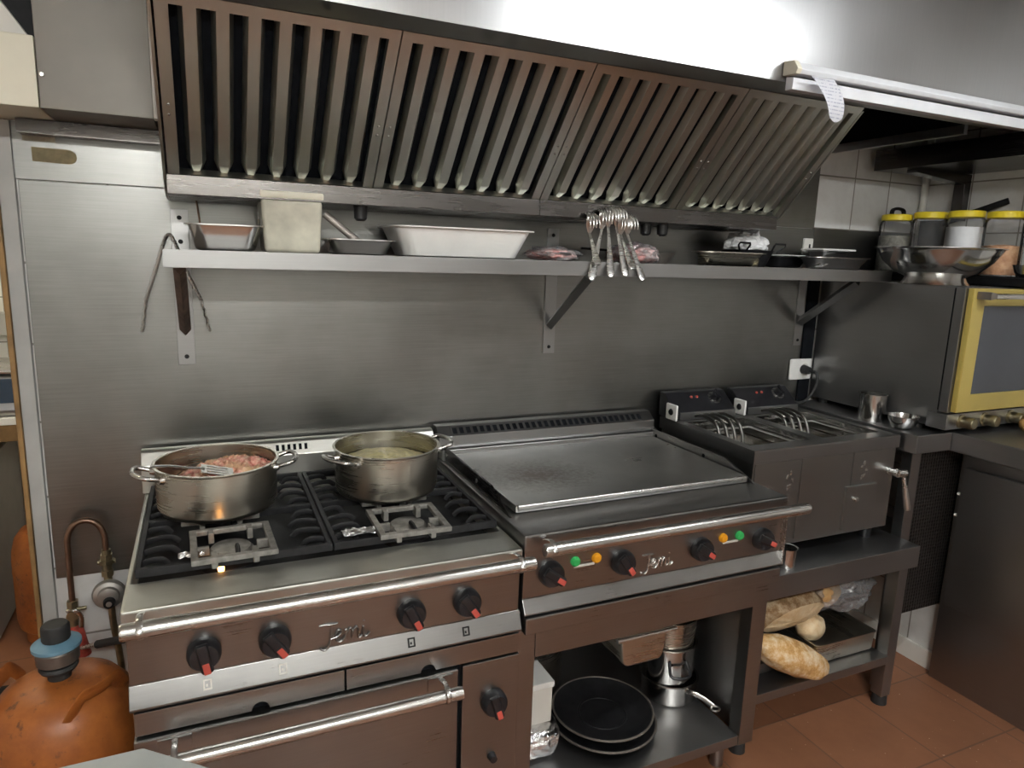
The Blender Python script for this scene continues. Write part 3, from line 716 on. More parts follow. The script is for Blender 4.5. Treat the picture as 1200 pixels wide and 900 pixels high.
for x0, x1, z in ((0.948, 1.005, 0.797), (1.405, 1.455, 0.790)):
    bm = new(); box(bm, x0, x1, 0.0255, 0.029, z-0.0025, z+0.0025); t.part('lamp_label', bm, S['paint'])
stroke_logo(t, 1.196, 0.0272, 0.768, 0.033, S['rail'])
rail(t, 0.832, 1.628, -0.040, 0.884, 0.0155, (0.852,))
# open cabinet below
for x0, x1 in ((0.815, 0.862), (1.555, 1.608)):
    bm = new(); box(bm, x0, x1, 0.045, 0.09, 0.118, 0.648, 0.002); t.part('front_post', bm, S['range'])
for x0, x1 in ((0.8165, 0.822), (1.592, 1.5965)):
    bm = new(); box(bm, x0, x1, 0.09, 0.69, 0.118, 0.575); t.part('side_panel', bm, S['dark'])
bm = new(); box(bm, 0.822, 1.592, 0.68, 0.69, 0.118, 0.575); t.part('back_panel', bm, S['dark'])
bm = new(); box(bm, 0.8625, 1.5545, 0.048, 0.68, 0.118, 0.150, 0.002); t.part('bottom_shelf', bm, S['dark'])
for x, y in ((0.86, 0.12), (1.552, 0.125), (0.86, 0.62), (1.552, 0.62)):
    bm = new(); cyl(bm, (x, y, 0.0), (x, y, 0.118), 0.020, 0.020); t.part('leg', bm, S['dark'])
bm = new()
framebox(bm, (1.128, 1.302, 0.075, 0.23), (1.136, 1.294, 0.083, 0.222), 0.535, 0.565, 0.003)
for (a, b_) in (((1.135, 0.085, 0.552), (1.145, 0.095, 0.462)),): pass
prism(bm, [(1.138, 0.545), (1.150, 0.458), (1.162, 0.444), (1.270, 0.444), (1.282, 0.458), (1.292, 0.545)], 'y', 0.082, 0.22, 0.008)
dr = t.part('grease_drawer', bm, S['pot'])
bm = new(); tube(bm, [(1.118, 0.070, 0.538), (1.308, 0.070, 0.538)], 0.0065, 10); t.part('drawer_lip', bm, S['rail'], dr)

# ------------------------------------------------------------------ things under the griddle
t = Thing('storage_box', 'off white lidded box on the foil parcel inside the griddle cabinet', 'box', (0.95, 0.32, 0.232))
bm = new(); box(bm, 0.868, 1.012, 0.215, 0.44, 0.232, 0.342, 0.004); t.part('box_body', bm, S['paint'])
bm = new(); box(bm, 0.865, 1.016, 0.211, 0.444, 0.342, 0.360, 0.003); t.part('lid', bm, S['white'])
bm = new(); blob(bm, (0.955, 0.30, 0.191), (0.088, 0.135, 0.046), 4, 0.10, 4, 3, power=0.6, flat_bottom=-0.040); single('foil_parcel', bm, S['foil'], 'crumpled foil wrapped parcel under the off white box', 'foil parcel', (0.955, 0.30, 0.151), smooth=0)
def flat_pan(c, z, r, label, d):
    t = Thing('paella_pan', label, 'pan', (c[0], c[1], z), 'black pans in the griddle cabinet')
    bm = new(); lathe(bm, [(0, 0), (r*0.80, 0), (r*0.97, 0.018), (r*1.0, 0.022), (r*1.0, 0.025), (r*0.965, 0.025), (r*0.79, 0.006), (r*0.5, 0.0045), (r*0.49, 0.0065), (r*0.46, 0.0065), (r*0.45, 0.0045), (0, 0.0045)], (c[0], c[1], z), 56)
    t.part('pan_body', bm, S['black'])
    bm = new(); tube(bm, [(c[0]+r*0.995*math.cos(2*PI*k/56), c[1]+r*0.995*math.sin(2*PI*k/56), z+0.0245) for k in range(56)], 0.0035, 8, closed=True); t.part('rim', bm, S['brownceramic'])
flat_pan((1.205, 0.245), 0.151, 0.158, 'lower of the two stacked black flat pans in the griddle cabinet', 0)
flat_pan((1.203, 0.247), 0.180, 0.150, 'upper of the two stacked black flat pans in the griddle cabinet', 0)
t = Thing('stock_pot', 'tall dull pot with a loop handle behind the off white box', 'pot', (1.085, 0.545, 0.151))
bm = new(); lathe(bm, [(0, 0), (0.115, 0), (0.12, 0.005), (0.12, 0.30), (0.125, 0.302), (0.116, 0.302), (0.115, 0.008), (0, 0.006)], (1.085, 0.545, 0.151), 40); t.part('pot_body', bm, S['pot'])
bm = new(); loop_handle(bm, (1.085, 0.545), 0.12, 0.372, -PI/2+0.15, 0.045, 0.34, 0.0055); t.part('handle', bm, S['rail'])
t = Thing('saute_pan', 'low steel pan with an upright side handle, bottom of the stack in the cabinet', 'pan', (1.50, 0.30, 0.151))
bm = new(); lathe(bm, [(0, 0), (0.083, 0), (0.088, 0.006), (0.088, 0.065), (0.092, 0.068), (0.084, 0.068), (0.083, 0.008), (0, 0.006)], (1.488, 0.30, 0.151), 40); t.part('pan_body', bm, S['mirror'])
bm = new(); tube(bm, smooth_path([(1.485, 0.212, 0.21), (1.49, 0.19, 0.215), (1.515, 0.165, 0.205), (1.535, 0.14, 0.19)], 6), 0.005, 10, flat=(0.008, 0.004), flat_dir=(0, 0, 1)); hd = t.part('handle', bm, S['rail'])
bm = new(); tube(bm, [(1.535+0.014*math.cos(a), 0.132+0.014*math.sin(a)*0.8, 0.188) for a in [2*PI*k/20 for k in range(20)]], 0.003, 8, closed=True); t.part('handle_ring', bm, S['rail'], hd)
t = Thing('saucepan', 'deep polished saucepan stacked on the low steel pan in the cabinet', 'pan', (1.475, 0.31, 0.220))
bm = new(); lathe(bm, [(0, 0), (0.080, 0), (0.086, 0.008), (0.088, 0.115), (0.093, 0.118), (0.093, 0.121), (0.086, 0.121), (0.082, 0.010), (0, 0.008)], (1.478, 0.31, 0.2195), 40); t.part('pan_body', bm, S['mirror'])
bm = new(); loop_handle(bm, (1.478, 0.31), 0.087, 0.305, -PI/2-0.25, 0.035, 0.30, 0.005, -0.03); t.part('handle', bm, S['blackplastic'])
t = Thing('mixing_bowl', 'deep steel bowl sitting inside the polished saucepan, under the griddle', 'bowl', (1.478, 0.31, 0.229))
bm = new(); lathe(bm, [(0, 0), (0.06, 0), (0.078, 0.06), (0.080, 0.13), (0.085, 0.20), (0.088, 0.203), (0.082, 0.203), (0.076, 0.13), (0.058, 0.006), (0, 0.005)], (1.478, 0.31, 0.2285), 40); t.part('bowl_body', bm, S['pot'])

# ================================================================== extraction hood
t = Thing('extraction_hood', 'large stainless extraction hood with four baffle filters over the cooking line', 'hood', (1.2, 0.4, 1.64)); HD = t
bm = new()
prism(bm, [(0.108, 1.984), (0.108, 2.495), (0.114, 2.495), (0.114, 1.990), (0.205, 1.990), (0.205, 1.984)], 'x', 0.092, 2.96, 0.001); t.part('fascia', bm, S['hood'])
bm = new(); prism(bm, [(0.115, 1.991), (0.115, 2.49), (0.719, 2.49), (0.719, 1.64), (0.60, 1.64), (0.50, 1.672), (0.205, 1.984)], 'x', 0.094, 0.100); t.part('side_panel', bm, S['filter'])
bm = new(); prism(bm, [(0.212, 1.975), (0.50, 1.675), (0.719, 1.645), (0.719, 1.975)], 'x', 1.950, 1.956); t.part('side_panel', bm, S['filter'])
bm = new(); box(bm, 2.404, 2.420, 0.206, 0.718, 1.955, 1.985, 0.001); t.part('side_flange', bm, S['hood'])
bm = new()
V0 = [bm.verts.new(p) for p in ((1.957, 0.206, 1.986), (2.419, 0.206, 1.986), (2.419, 0.718, 1.986), (1.957, 0.718, 1.986))]
V1 = [bm.verts.new(p) for p in ((1.957, 0.206, 2.35), (2.419, 0.206, 2.35), (2.419, 0.718, 2.35), (1.957, 0.718, 2.35))]
bm.faces.new(V1)
for k in range(4): bm.faces.new([V0[k], V0[(k+1) % 4], V1[(k+1) % 4], V1[k]])
t.part('flue_cavity', bm, S['hole'])
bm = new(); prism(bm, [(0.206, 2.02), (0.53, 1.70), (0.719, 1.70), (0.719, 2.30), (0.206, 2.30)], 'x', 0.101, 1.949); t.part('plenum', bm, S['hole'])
# filters
fx = [0.103, 0.572, 1.046, 1.516, 1.949]
bot = Vector((0, 0.498, 1.678)); top = Vector((0, 0.205, 1.983))
Vd = (top-bot).normalized(); Ln = (top-bot).length; Nn = Vector((0, -1, -1)).normalized()
Nn = (Nn - Vd*Nn.dot(Vd)).normalized()
for k in range(4):
    x0, x1 = fx[k]+0.0015, fx[k+1]-0.0015
    Wd = x1-x0
    def fp(u, v, n): return Vector((x0+u, 0, 0))+bot+Vd*v+Nn*n
    bm = new()
    ladder(bm, fp(0, 0, 0), (1, 0, 0), Vd, [0, 0.024, Wd-0.024, Wd], [0, 0.012, Ln-0.022, Ln], lambda i, j: i == 1 and j == 1, 0.020)
    nb = 7 if k < 3 else 7
    pitch = (Wd-0.048)/(nb+0.15)
    for b_ in range(nb):
        c = 0.024+pitch*(b_+0.62)
        w0, w1 = pitch*0.36, pitch*0.20
        ringA = []
        v0, v1 = 0.012, Ln-0.02
        prof = [(-w0, -0.022), (-w1, -0.002), (w1, -0.002), (w0, -0.022)]
        rows = []
        for v, s, dn in ((v0, 0.55, -0.012), (v0+0.028, 1.0, 0.0), (v1, 1.0, 0.0)):
            rows.append([bm.verts.new(fp(c+p[0]*s, v, p[1]+dn*(1 if p[1] > -0.01 else 0))) for p in prof])
        for A, B in zip(rows, rows[1:]):
            for q in range(3): bm.faces.new([A[q], A[q+1], B[q+1], B[q]])
    bmesh.ops.recalc_face_normals(bm, faces=bm.faces[:])
    fo = t.part('baffle_filter', bm, S['filter'], smooth=20)
    for u in (0.012, Wd-0.012):
        for dv in (-0.012, 0.012):
            bm = new(); p = fp(u, Ln*0.42+dv, 0.0); cyl(bm, p, p+Nn*0.003, 0.0032, 0.002, 10); t.part('rivet_or_hole', bm, S['rail'], fo)
    for v in (0.030,):
        pass
bm = new(); box(bm, 0.101, 1.949, 0.26, 0.70, 1.705, 1.712); xform(bm, Matrix.Identity(4))
bm.free()
for x0, x1 in ((0.101, 1.0455), (1.0475, 1.935)):
    bm = new(); prism(bm, [(0.487, 1.642), (0.487, 1.684), (0.490, 1.684), (0.490, 1.646), (0.655, 1.638), (0.655, 1.634)], 'x', x0, x1, 0.0006); t.part('grease_gutter', bm, S['gutter'])
for x, y in ((0.555, 0.56), (1.475, 0.58), (1.525, 0.56)):
    bm = new(); lathe(bm, [(0, 0.04), (0.019, 0.04), (0.017, 0.006), (0.010, 0.0), (0, 0)], (x, y, 1.604), 16); t.part('drain_plug', bm, S['blackplastic'])

# batten light on the hood edge and the note
t = Thing('batten_light', 'slim white unlit batten light along the right end of the hood edge', 'light fitting', (2.2, 0.09, 1.96))
bm = new(); prism(bm, [(0.106, 1.962), (0.082, 1.962), (0.080, 1.990), (0.106, 1.996)], 'x', 1.540, 2.95, 0.002); t.part('housing', bm, S['coolwhite'])
bm = new(); prism(bm, [(0.1065, 1.999), (0.066, 1.996), (0.060, 2.006), (0.074, 2.024), (0.1065, 2.028)], 'x', 1.545, 2.95, 0.002); t.part('diffuser', bm, S['coolwhite'])
bm = new(); prism(bm, [(0.1068, 1.996), (0.063, 1.994), (0.057, 2.006), (0.072, 2.027), (0.1068, 2.031)], 'x', 1.528, 1.5445, 0.002); t.part('end_cap', bm, S['cream'])
bm = new(); N = 14; V = []
for i in range(N+1):
    v = i/N
    row = []
    for j in range(7):
        u = j/6
        x = 1.572+u*0.078+v*0.062-0.03*v*v*u; z = 1.992-v*0.098-0.006*math.sin(u*3)*v
        if i == N: z += 0.008*abs(u-0.4)
        row.append(bm.verts.new((x, 0.0535-0.020*math.sin(v*2.4)+0.006*u*v, z)))
    V.append(row)
for i in range(N):
    for j in range(6): bm.faces.new([V[i][j], V[i][j+1], V[i+1][j+1], V[i+1][j]])
bmesh.ops.solidify(bm, geom=bm.faces[:], thickness=0.0006)
single('paper_note', bm, S['paper'], 'white handwritten paper note hanging from the batten light', 'note', (1.61, 0.05, 1.94), smooth=60)

# ================================================================== wall shelf
t = Thing('wall_shelf', 'long stainless wall shelf under the hood carrying pans and tubs', 'shelf', (1.25, 0.56, 1.476)); 
bm = new(); prism(bm, [(0.42, 1.477), (0.42, 1.517), (0.69, 1.515), (0.69, 1.512), (0.4225, 1.513), (0.4225, 1.477)], 'x', 0.086, 2.442, 0.0006)
t.part('shelf_board', bm, S['shelf'])
for x in (0.118, 1.212, 2.33):
    bm = new(); box(bm, x-0.021, x+0.021, 0.714, 0.7195, 1.21, 1.617, 0.001); br = t.part('bracket_plate', bm, S['shelf'])
    for z in (1.232, 1.535, 1.596):
        bm = new(); cyl(bm, (x, 0.7138, z), (x, 0.711, z), 0.006, 0.005, 12); t.part('bolt', bm, S['black'], br)
    bm = new(); tube(bm, [(x, 0.712, 1.305), (x, 0.47, 1.474)], 0.01, 4, flat=(0.014, 0.018), flat_dir=(1, 0, 0)); t.part('bracket_arm', bm, S['rust'] if x < 0.2 else S['dark'], br, label='rusty bracket arm' if x < 0.2 else None)
SZ = 1.516

def gn_pan(name, label, cat, x0, x1, y0, y1, z0, h, mat, taper=0.012, flange=0.010, rad=0.03, wall=0.002, group=None):
    """open rounded tray with a rolled flange"""
    t = Thing(name, label, cat, ((x0+x1)/2, (y0+y1)/2, z0), group)
    def ring(ins, z, r):
        a, b_, c, d = x0+ins, x1-ins, y0+ins, y1-ins; r = max(r, 0.003); P = []
        for cx, cy, s in ((b_-r, d-r, 0), (a+r, d-r, 1), (a+r, c+r, 2), (b_-r, c+r, 3)):
            for k in range(7):
                an = (s+k/6)*PI/2; P.append((cx+r*math.cos(an), cy+r*math.sin(an), z))
        return P
    f = flange
    seq = [ring(f+taper+0.012, z0, rad), ring(f+taper+0.003, z0+0.004, rad), ring(f+taper, z0+0.012, rad), ring(f, z0+h-0.004, rad), ring(0.0, z0+h-0.003, rad+f), ring(0.0, z0+h, rad+f), ring(f+wall, z0+h, rad), ring(f+taper+wall, z0+0.014, rad), ring(f+taper+0.012, z0+0.004, rad)]
    bm = new(); R = [[bm.verts.new(p) for p in s] for s in seq]
    n = len(R[0])
    for A, B in zip(R, R[1:]):
        for k in range(n): bm.faces.new([A[k], A[(k+1) % n], B[(k+1) % n], B[k]])
    bm.faces.new(R[0][::-1]); bm.faces.new(R[-1])
    bmesh.ops.recalc_face_normals(bm, faces=bm.faces[:])
    t.part('tray_body', bm, mat)
    return t

gn_pan('gastronorm_pan', 'small deep steel pan at the left end of the wall shelf', 'pan', 0.130, 0.312, 0.47, 0.66, SZ, 0.062, S['mirror'])
bm = new(); tube(bm, [(0.172, 0.58, 1.53), (0.160, 0.62, 1.64)], 0.0025, 8); single('skewer', bm, S['copper'], 'thin stick standing in the small pan at the left shelf end', 'stick', (0.172, 0.58, 1.53))
t = Thing('plastic_tub', 'tall milky square plastic tub between two steel pans on the shelf', 'tub', (0.375, 0.56, SZ))
bm = new(); P0 = [(0.300, 0.49), (0.437, 0.49), (0.437, 0.64), (0.300, 0.64)]
def frustum(bm, r0, z0, r1, z1, bev):
    A = [bm.verts.new((x, y, z0)) for x, y in ((r0[0], r0[2]), (r0[1], r0[2]), (r0[1], r0[3]), (r0[0], r0[3]))]
    B = [bm.verts.new((x, y, z1)) for x, y in ((r1[0], r1[2]), (r1[1], r1[2]), (r1[1], r1[3]), (r1[0], r1[3]))]
    fs = [bm.faces.new(A[::-1]), bm.faces.new(B)]+[bm.faces.new([A[k], A[(k+1) % 4], B[(k+1) % 4], B[k]]) for k in range(4)]
    if bev: bmesh.ops.bevel(bm, geom=list({e for f in fs for e in f.edges}), offset=bev, segments=3, affect='EDGES', profile=0.5)
frustum(bm, (0.308, 0.440, 0.495, 0.635), SZ, (0.301, 0.447, 0.488, 0.642), 1.645, 0.010); t.part('tub_body', bm, S['tub'])
bm = new(); box(bm, 0.298, 0.450, 0.485, 0.645, 1.645, 1.664, 0.005); rm = t.part('lid', bm, S['cream'])
for x in (0.290, 0.449): 
    bm = new(); box(bm, x, x+0.010, 0.54, 0.59, 1.640, 1.647, 0.001); t.part('clip', bm, S['cream'], rm)
gn_pan('gastronorm_pan', 'low steel pan right of the milky tub, holding a dark handled tool', 'pan', 0.452, 0.640, 0.475, 0.655, SZ, 0.040, S['mirror'])
t = Thing('ladle', 'ladle with a dark handle leaning in the low pan beside the milky tub', 'ladle', (0.53, 0.56, 1.53))
bm = new(); tube(bm, [(0.548, 0.535, 1.545), (0.462, 0.555, 1.618)], 0.006, 10, flat=(0.010, 0.006), flat_dir=(1, 0, 1)); t.part('handle', bm, S['brownceramic'])
bm = new(); lathe(bm, [(0, 0), (0.02, 0.003), (0.034, 0.018), (0.036, 0.026), (0.033, 0.026), (0.018, 0.007), (0, 0.004)], (0.575, 0.535, 1.5215), 24); t.part('bowl', bm, S['rail'])
gn_pan('plastic_tray', 'large white plastic tray standing in the middle of the wall shelf', 'tray', 0.618, 1.035, 0.455, 0.685, SZ, 0.080, S['white'], 0.026, 0.014, 0.035)

def pack(c, r, seed, label, mat=None):
    t = Thing('meat_pack', label, 'meat', (c[0], c[1], SZ))
    bm = new(); blob(bm, c, r, 4, 0.22, 2.2, seed, flat_bottom=-(c[2]-SZ)+0.001); t.part('meat', bm, S['cured'])
    bm = new(); blob(bm, (c[0], c[1], c[2]+0.002), (r[0]*1.12, r[1]*1.06, r[2]*1.12), 4, 0.3, 2.6, seed+2, flat_bottom=-(c[2]-SZ)-0.0012); t.part('wrapping', bm, S['bag'], smooth=0)
pack((1.10, 0.50, 1.533), (0.072, 0.055, 0.020), 4, 'flat pack of red cured meat right of the large white tray')
pack((1.385, 0.505, 1.540), (0.075, 0.055, 0.030), 9, 'pink wrapped meat pack right of the hanging forks')
t = Thing('frying_pan', 'dark shallow frying pan between the pink meat pack and the oval tray', 'pan', (1.515, 0.61, SZ))
bm = new(); lathe(bm, [(0, 0), (0.062, 0), (0.083, 0.034), (0.086, 0.036), (0.081, 0.036), (0.061, 0.004), (0, 0.004)], (1.515, 0.61, SZ), 40); t.part('pan_body', bm, S['brownceramic'])
bm = new(); tube(bm, smooth_path([(1.435, 0.635, 1.548), (1.37, 0.66, 1.555), (1.30, 0.685, 1.558)], 4), 0.005, 8, flat=(0.009, 0.004), flat_dir=(0, 1, 0)); t.part('handle', bm, S['black'])
gn_pan('roasting_tray', 'oblong steel tray in front of the black wire handled wok pan', 'tray', 1.605, 1.885, 0.438, 0.540, SZ, 0.045, S['pot'], 0.018, 0.012, 0.04)
# black two handled pan with wrapped food
t = Thing('paella_pan', 'black pan with wire loop handles and a film wrapped bundle on it', 'pan', (1.94, 0.62, SZ))
bm = new(); lathe(bm, [(0, 0), (0.064, 0), (0.089, 0.054), (0.092, 0.056), (0.086, 0.056), (0.062, 0.004), (0, 0.004)], (1.94, 0.62, SZ), 40); t.part('pan_body', bm, S['black'])
for a in (-1, 1):
    x = 1.94+a*0.080
    bm = new(); tube(bm, [(x-0.012-a*0.010, 0.565, 1.566), (x-0.026, 0.548, 1.588), (x-0.022, 0.545, 1.596), (x+0.022, 0.545, 1.596), (x+0.026, 0.548, 1.590), (x+0.012-a*0.010, 0.565, 1.566)], 0.0032, 8); t.part('wire_handle', bm, S['black'])
bm = new()
blob(bm, (1.925, 0.61, 1.590), (0.078, 0.06, 0.046), 4, 0.24, 3.0, 5, flat_bottom=-0.0155)
single('wrapped_bundle', bm, S['wrap'], 'white crinkled wrapped bundle heaped on the black wire handled pan', 'wrapped food', (1.925, 0.61, 1.5745), smooth=0)
gn_pan('dark_tray', 'dark low tray right of the black wire handled pan', 'tray', 2.05, 2.225, 0.585, 0.695, SZ, 0.040, S['black'], 0.012, 0.008, 0.02)
bm = new(); lathe(bm, [(0, 0), (0.066, 0), (0.070, 0.003), (0.066, 0.006), (0, 0.007)], (2.145, 0.64, 1.5565), 36); single('lid', bm, S['white'], 'thin white round lid lying across the dark low tray', 'lid', (2.145, 0.64, 1.5565))
for k in range(2):
    bm = new(); x = 2.05+k*0.035; tube(bm, smooth_path([(x, 0.445, 1.519), (x+0.03, 0.443, 1.524), (x+0.06, 0.45, 1.534)], 4), 0.004, 8, flat=(0.008, 0.0016), flat_dir=(0, 1, 0))
    single('spoon', bm, S['rail'], ('left' if k == 0 else 'right')+' one of two spoon handles on the shelf before the dark low tray', 'spoon', (x, 0.445, 1.517), smooth=60)
gn_pan('foil_tray', 'shallow crumpled foil tray near the right end of the wall shelf', 'tray', 2.11, 2.39, 0.455, 0.575, SZ, 0.042, S['foil'], 0.016, 0.008, 0.03)
t = gn_pan('gastronorm_pan', 'lidded steel pan at the right end of the shelf, behind the foil tray', 'pan', 2.275, 2.435, 0.585, 0.685, SZ, 0.066, S['dark'], 0.010, 0.010, 0.02)
bm = new(); box(bm, 2.265, 2.438, 0.58, 0.687, 1.583, 1.591, 0.003); t.part('lid', bm, S['white'])

# hanging tongs and forks
t = Thing('tongs', 'long steel tongs hanging open at the left end of the wall shelf', 'tongs', (0.09, 0.70, 1.55))
bm = new(); pth = smooth_path([(0.030, 0.702, 1.385), (0.052, 0.702, 1.45), (0.080, 0.702, 1.535), (0.092, 0.702, 1.552), (0.104, 0.702, 1.535), (0.132, 0.702, 1.45), (0.160, 0.702, 1.385)], 5)
tube(bm, pth, 0.004, 8, flat=(0.0042, 0.005), flat_dir=(1, 0, 0)); t.part('spring_arm', bm, S['rail'])
for s, x0, x1 in ((-1, 0.030, 0.017), (1, 0.160, 0.178)):
    bm = new(); n = 14; P = []
    for k in range(n+1):
        v = k/n; P.append((x0+(x1-x0)*v+0.0014*math.sin(v*PI*7)*s, 0.702, 1.386-0.085*v))
    tube(bm, P, 0.004, 8, flat=(0.0035, 0.006), flat_dir=(1, 0, 0)); t.part('jaw', bm, S['rail'])
def fork(i, x, dx, ztop, zbot, label, wide=True, yb=0.400):
    t = Thing('serving_fork', label, 'fork', (x, 0.47, ztop), 'serving forks hanging from the hood gutter')
    top = Vector((x, 0.474, ztop-0.055)); bt = Vector((x+dx, yb, zbot))
    d = (bt-top)
    P = [top+d*k/12 for k in range(13)]
    fl = [(0.0045+0.0095*(max(0, (k-2)/10))**1.1 if k < 12 else 0.0115, 0.0025+0.001*(k/12)) for k in range(13)]
    bm = new(); tube(bm, P+[bt+d.normalized()*0.007], 0.004, 12, flat=fl+[(0.0065, 0.002)], flat_dir=(1, 0, 0)); t.part('handle', bm, S['rail'])
    bm = new()
    hd = smooth_path([top, top+Vector((0, -0.004, 0.018)), top+Vector((0, -0.010, 0.036)), top+Vector((0, -0.006, 0.050)), top+Vector((0, 0.004, 0.055))], 4)
    tube(bm, hd, 0.004, 10, flat=[(0.005+0.012*math.sin(min(1, k/10)*PI*0.62), 0.0022) for k in range(len(hd))], flat_dir=(1, 0, 0))
    hdp = t.part('fork_head', bm, S['rail'])
    for q in range(4):
        xx = (q-1.5)*0.0085
        bm = new(); tube(bm, smooth_path([top+Vector((xx*0.8, -0.006, 0.050)), top+Vector((xx, 0.006, 0.056)), top+Vector((xx*1.1, -0.022, 0.044)), top+Vector((xx*1.2, -0.030, 0.026)), top+Vector((xx*1.25, -0.028, 0.014))], 4), [0.003]*12+[0.0026]*4+[0.0016], 8); t.part('tine', bm, S['rail'], hdp)
fk = [(1.205, -0.012, 1.655, 1.515, 'thin upright serving fork at the far left of the hanging bunch'),
      (1.246, -0.070, 1.668, 1.472, 'leftmost wide handled serving fork, tilting left across the others'),
      (1.268, -0.028, 1.676, 1.482, 'second wide handled serving fork of the hanging bunch, tilting slightly left'),
      (1.296, -0.006, 1.678, 1.486, 'upright serving fork in the middle of the hanging bunch'),
      (1.312, 0.0, 1.655, 1.505, 'short serving fork mostly hidden behind the upright one'),
      (1.336, 0.014, 1.656, 1.474, 'rightmost serving fork of the hanging bunch, beside the pink meat pack')]
for i, (x, dx, zt, zb, l) in enumerate(fk): fork(i, x, dx, zt, zb, l)

# ================================================================== sockets and cable
t = Thing('wall_socket', 'white wall socket plate behind the fryer with a black plug', 'socket', (2.36, 0.715, 1.11))
bm = new(); box(bm, 2.304, 2.420, 0.708, 0.7195, 1.070, 1.155, 0.006); t.part('plate', bm, S['white'])
bm = new(); cyl(bm, (2.378, 0.709, 1.113), (2.378, 0.7065, 1.113), 0.024, seg=24); t.part('socket_well', bm, S['paint'])
t = Thing('power_plug', 'black plug and cable in the white socket behind the fryer', 'plug', (2.375, 0.68, 1.11))
bm = new(); cyl(bm, (2.372, 0.7065, 1.113), (2.372, 0.675, 1.112), 0.019, 0.014, 20); t.part('plug_body', bm, S['rubber'])
bm = new(); tube(bm, smooth_path([(2.372, 0.675, 1.112), (2.378, 0.645, 1.105), (2.372, 0.635, 1.06), (2.352, 0.645, 1.01), (2.330, 0.665, 0.985), (2.310, 0.690, 0.99), (2.28, 0.70, 1.0)], 8), 0.006, 10); t.part('cable', bm, S['rubber'])
t = Thing('wall_socket', 'small pale socket plate above the right end of the wall shelf', 'socket', (2.33, 0.715, 1.60))
bm = new(); box(bm, 2.305, 2.352, 0.709, 0.7195, 1.568, 1.630, 0.003); t.part('plate', bm, S['paint'])
bm = new(); box(bm, 2.330, 2.337, 0.7075, 0.7095, 1.590, 1.608); t.part('slot', bm, S['black'])

# ================================================================== work table with the fryer
t = Thing('work_table', 'stainless work table with a lower shelf carrying the fryer', 'table', (1.99, 0.41, 0))
bm = new(); box(bm, 1.625, 2.362, 0.115, 0.70, 0.522, 0.600, 0.004); t.part('table_top', bm, S['dark'])
for x in (1.632, 2.285):
    for y in (0.125, 0.64):
        bm = new(); box(bm, x, x+0.045, y, y+0.045, 0.035, 0.522, 0.003); lg = t.part('leg', bm, S['dark'])
        bm = new(); cyl(bm, (x+0.0225, y+0.0225, 0), (x+0.0225, y+0.0225, 0.035), 0.026, 0.024, 20); t.part('foot', bm, S['rubber'], lg)
bm = new(); box(bm, 1.63, 2.288, 0.122, 0.685, 0.166, 0.198, 0.003); t.part('lower_shelf', bm, S['dark'])

t = Thing('deep_fryer', 'double tank stainless deep fryer standing on the work table', 'fryer', (1.98, 0.43, 0.60)); FY = t
bm = new(); ladder(bm, (1.660, 0.205, 0.972), (1, 0, 0), (0, 1, 0), [0, 0.035, 0.300, 0.345, 0.610, 0.645], [0, 0.055, 0.375, 0.475], lambda i, j: i in (1, 3) and j == 1, 0.004); t.part('rim', bm, S['fryer'])
bm = new(); framebox(bm, (1.660, 2.305, 0.203, 0.680), (1.664, 2.301, 0.207, 0.676), 0.930, 0.9685, 0.001); t.part('edge_band', bm, S['dark'])
bm = new(); framebox(bm, (1.666, 2.299, 0.210, 0.672), (1.672, 2.293, 0.216, 0.666), 0.645, 0.930, 0.001); t.part('casing', bm, S['fryer'])
bm = new(); box(bm, 1.672, 2.293, 0.216, 0.666, 0.645, 0.655); t.part('base_plate', bm, S['black'])
for x0, x1 in ((1.672, 1.86), (1.866, 2.09), (2.096, 2.293)):
    bm = new(); box(bm, x0, x1, 0.2065, 0.2102, 0.660, 0.928, 0.001); t.part('front_panel', bm, S['fryer'])
bm = new(); box(bm, 2.068, 2.212, 0.196, 0.2064, 0.664, 0.815, 0.002); dd = t.part('drain_door', bm, S['fryer'])
bm = new(); lathe(bm, [(0, 0), (0.006, 0), (0.006, 0.010), (0.009, 0.014), (0, 0.018)], seg=14, M=Matrix.Translation((2.105, 0.196, 0.772)) @ Matrix.Rotation(PI/2, 4, 'X')); t.part('door_stud', bm, S['rail'], dd)
for x0, s in ((1.820, 5), (2.15, 11)):
    for q, (dx, dz, a) in enumerate(((-0.012, 0.0, 0.5), (0.0, 0.012, 0.15), (0.010, -0.012, -0.5), (0.002, -0.03, 0.9), (-0.008, -0.036, 0.2))):
        bm = new(); R = Matrix.Translation((x0+dx, 0.2062, 0.875+dz)) @ Matrix.Rotation(a, 4, 'Y'); lathe(bm, [(0, 0), (0.004, 0), (0.004, 0.0008), (0, 0.0008)], seg=12, M=R @ Matrix.Rotation(PI/2, 4, 'X') @ Matrix.Scale(2.2, 4, (0, 1, 0))); t.part('flame_emblem', bm, S['rail'])
for x, y in ((1.71, 0.25), (2.25, 0.25), (1.71, 0.62), (2.25, 0.62)):
    bm = new(); cyl(bm, (x, y, 0.6002), (x, y, 0.645), 0.020, 0.022, 18); t.part('foot', bm, S['blackplastic'])
t2 = new(); cyl(t2, (2.270, 0.206, 0.850), (2.270, 0.165, 0.850), 0.013, 0.012, 18); tp = t.part('drain_tap', t2, S['rail'])
bm = new(); cyl(bm, (2.270, 0.172, 0.850), (2.300, 0.165, 0.850), 0.015, 0.013, 18); tube(bm, [(2.292, 0.166, 0.848), (2.302, 0.158, 0.79), (2.314, 0.152, 0.735), (2.316, 0.151, 0.722)], [0.006, 0.0085, 0.011, 0.010], 12); t.part('tap_lever', bm, S['rail'], tp)
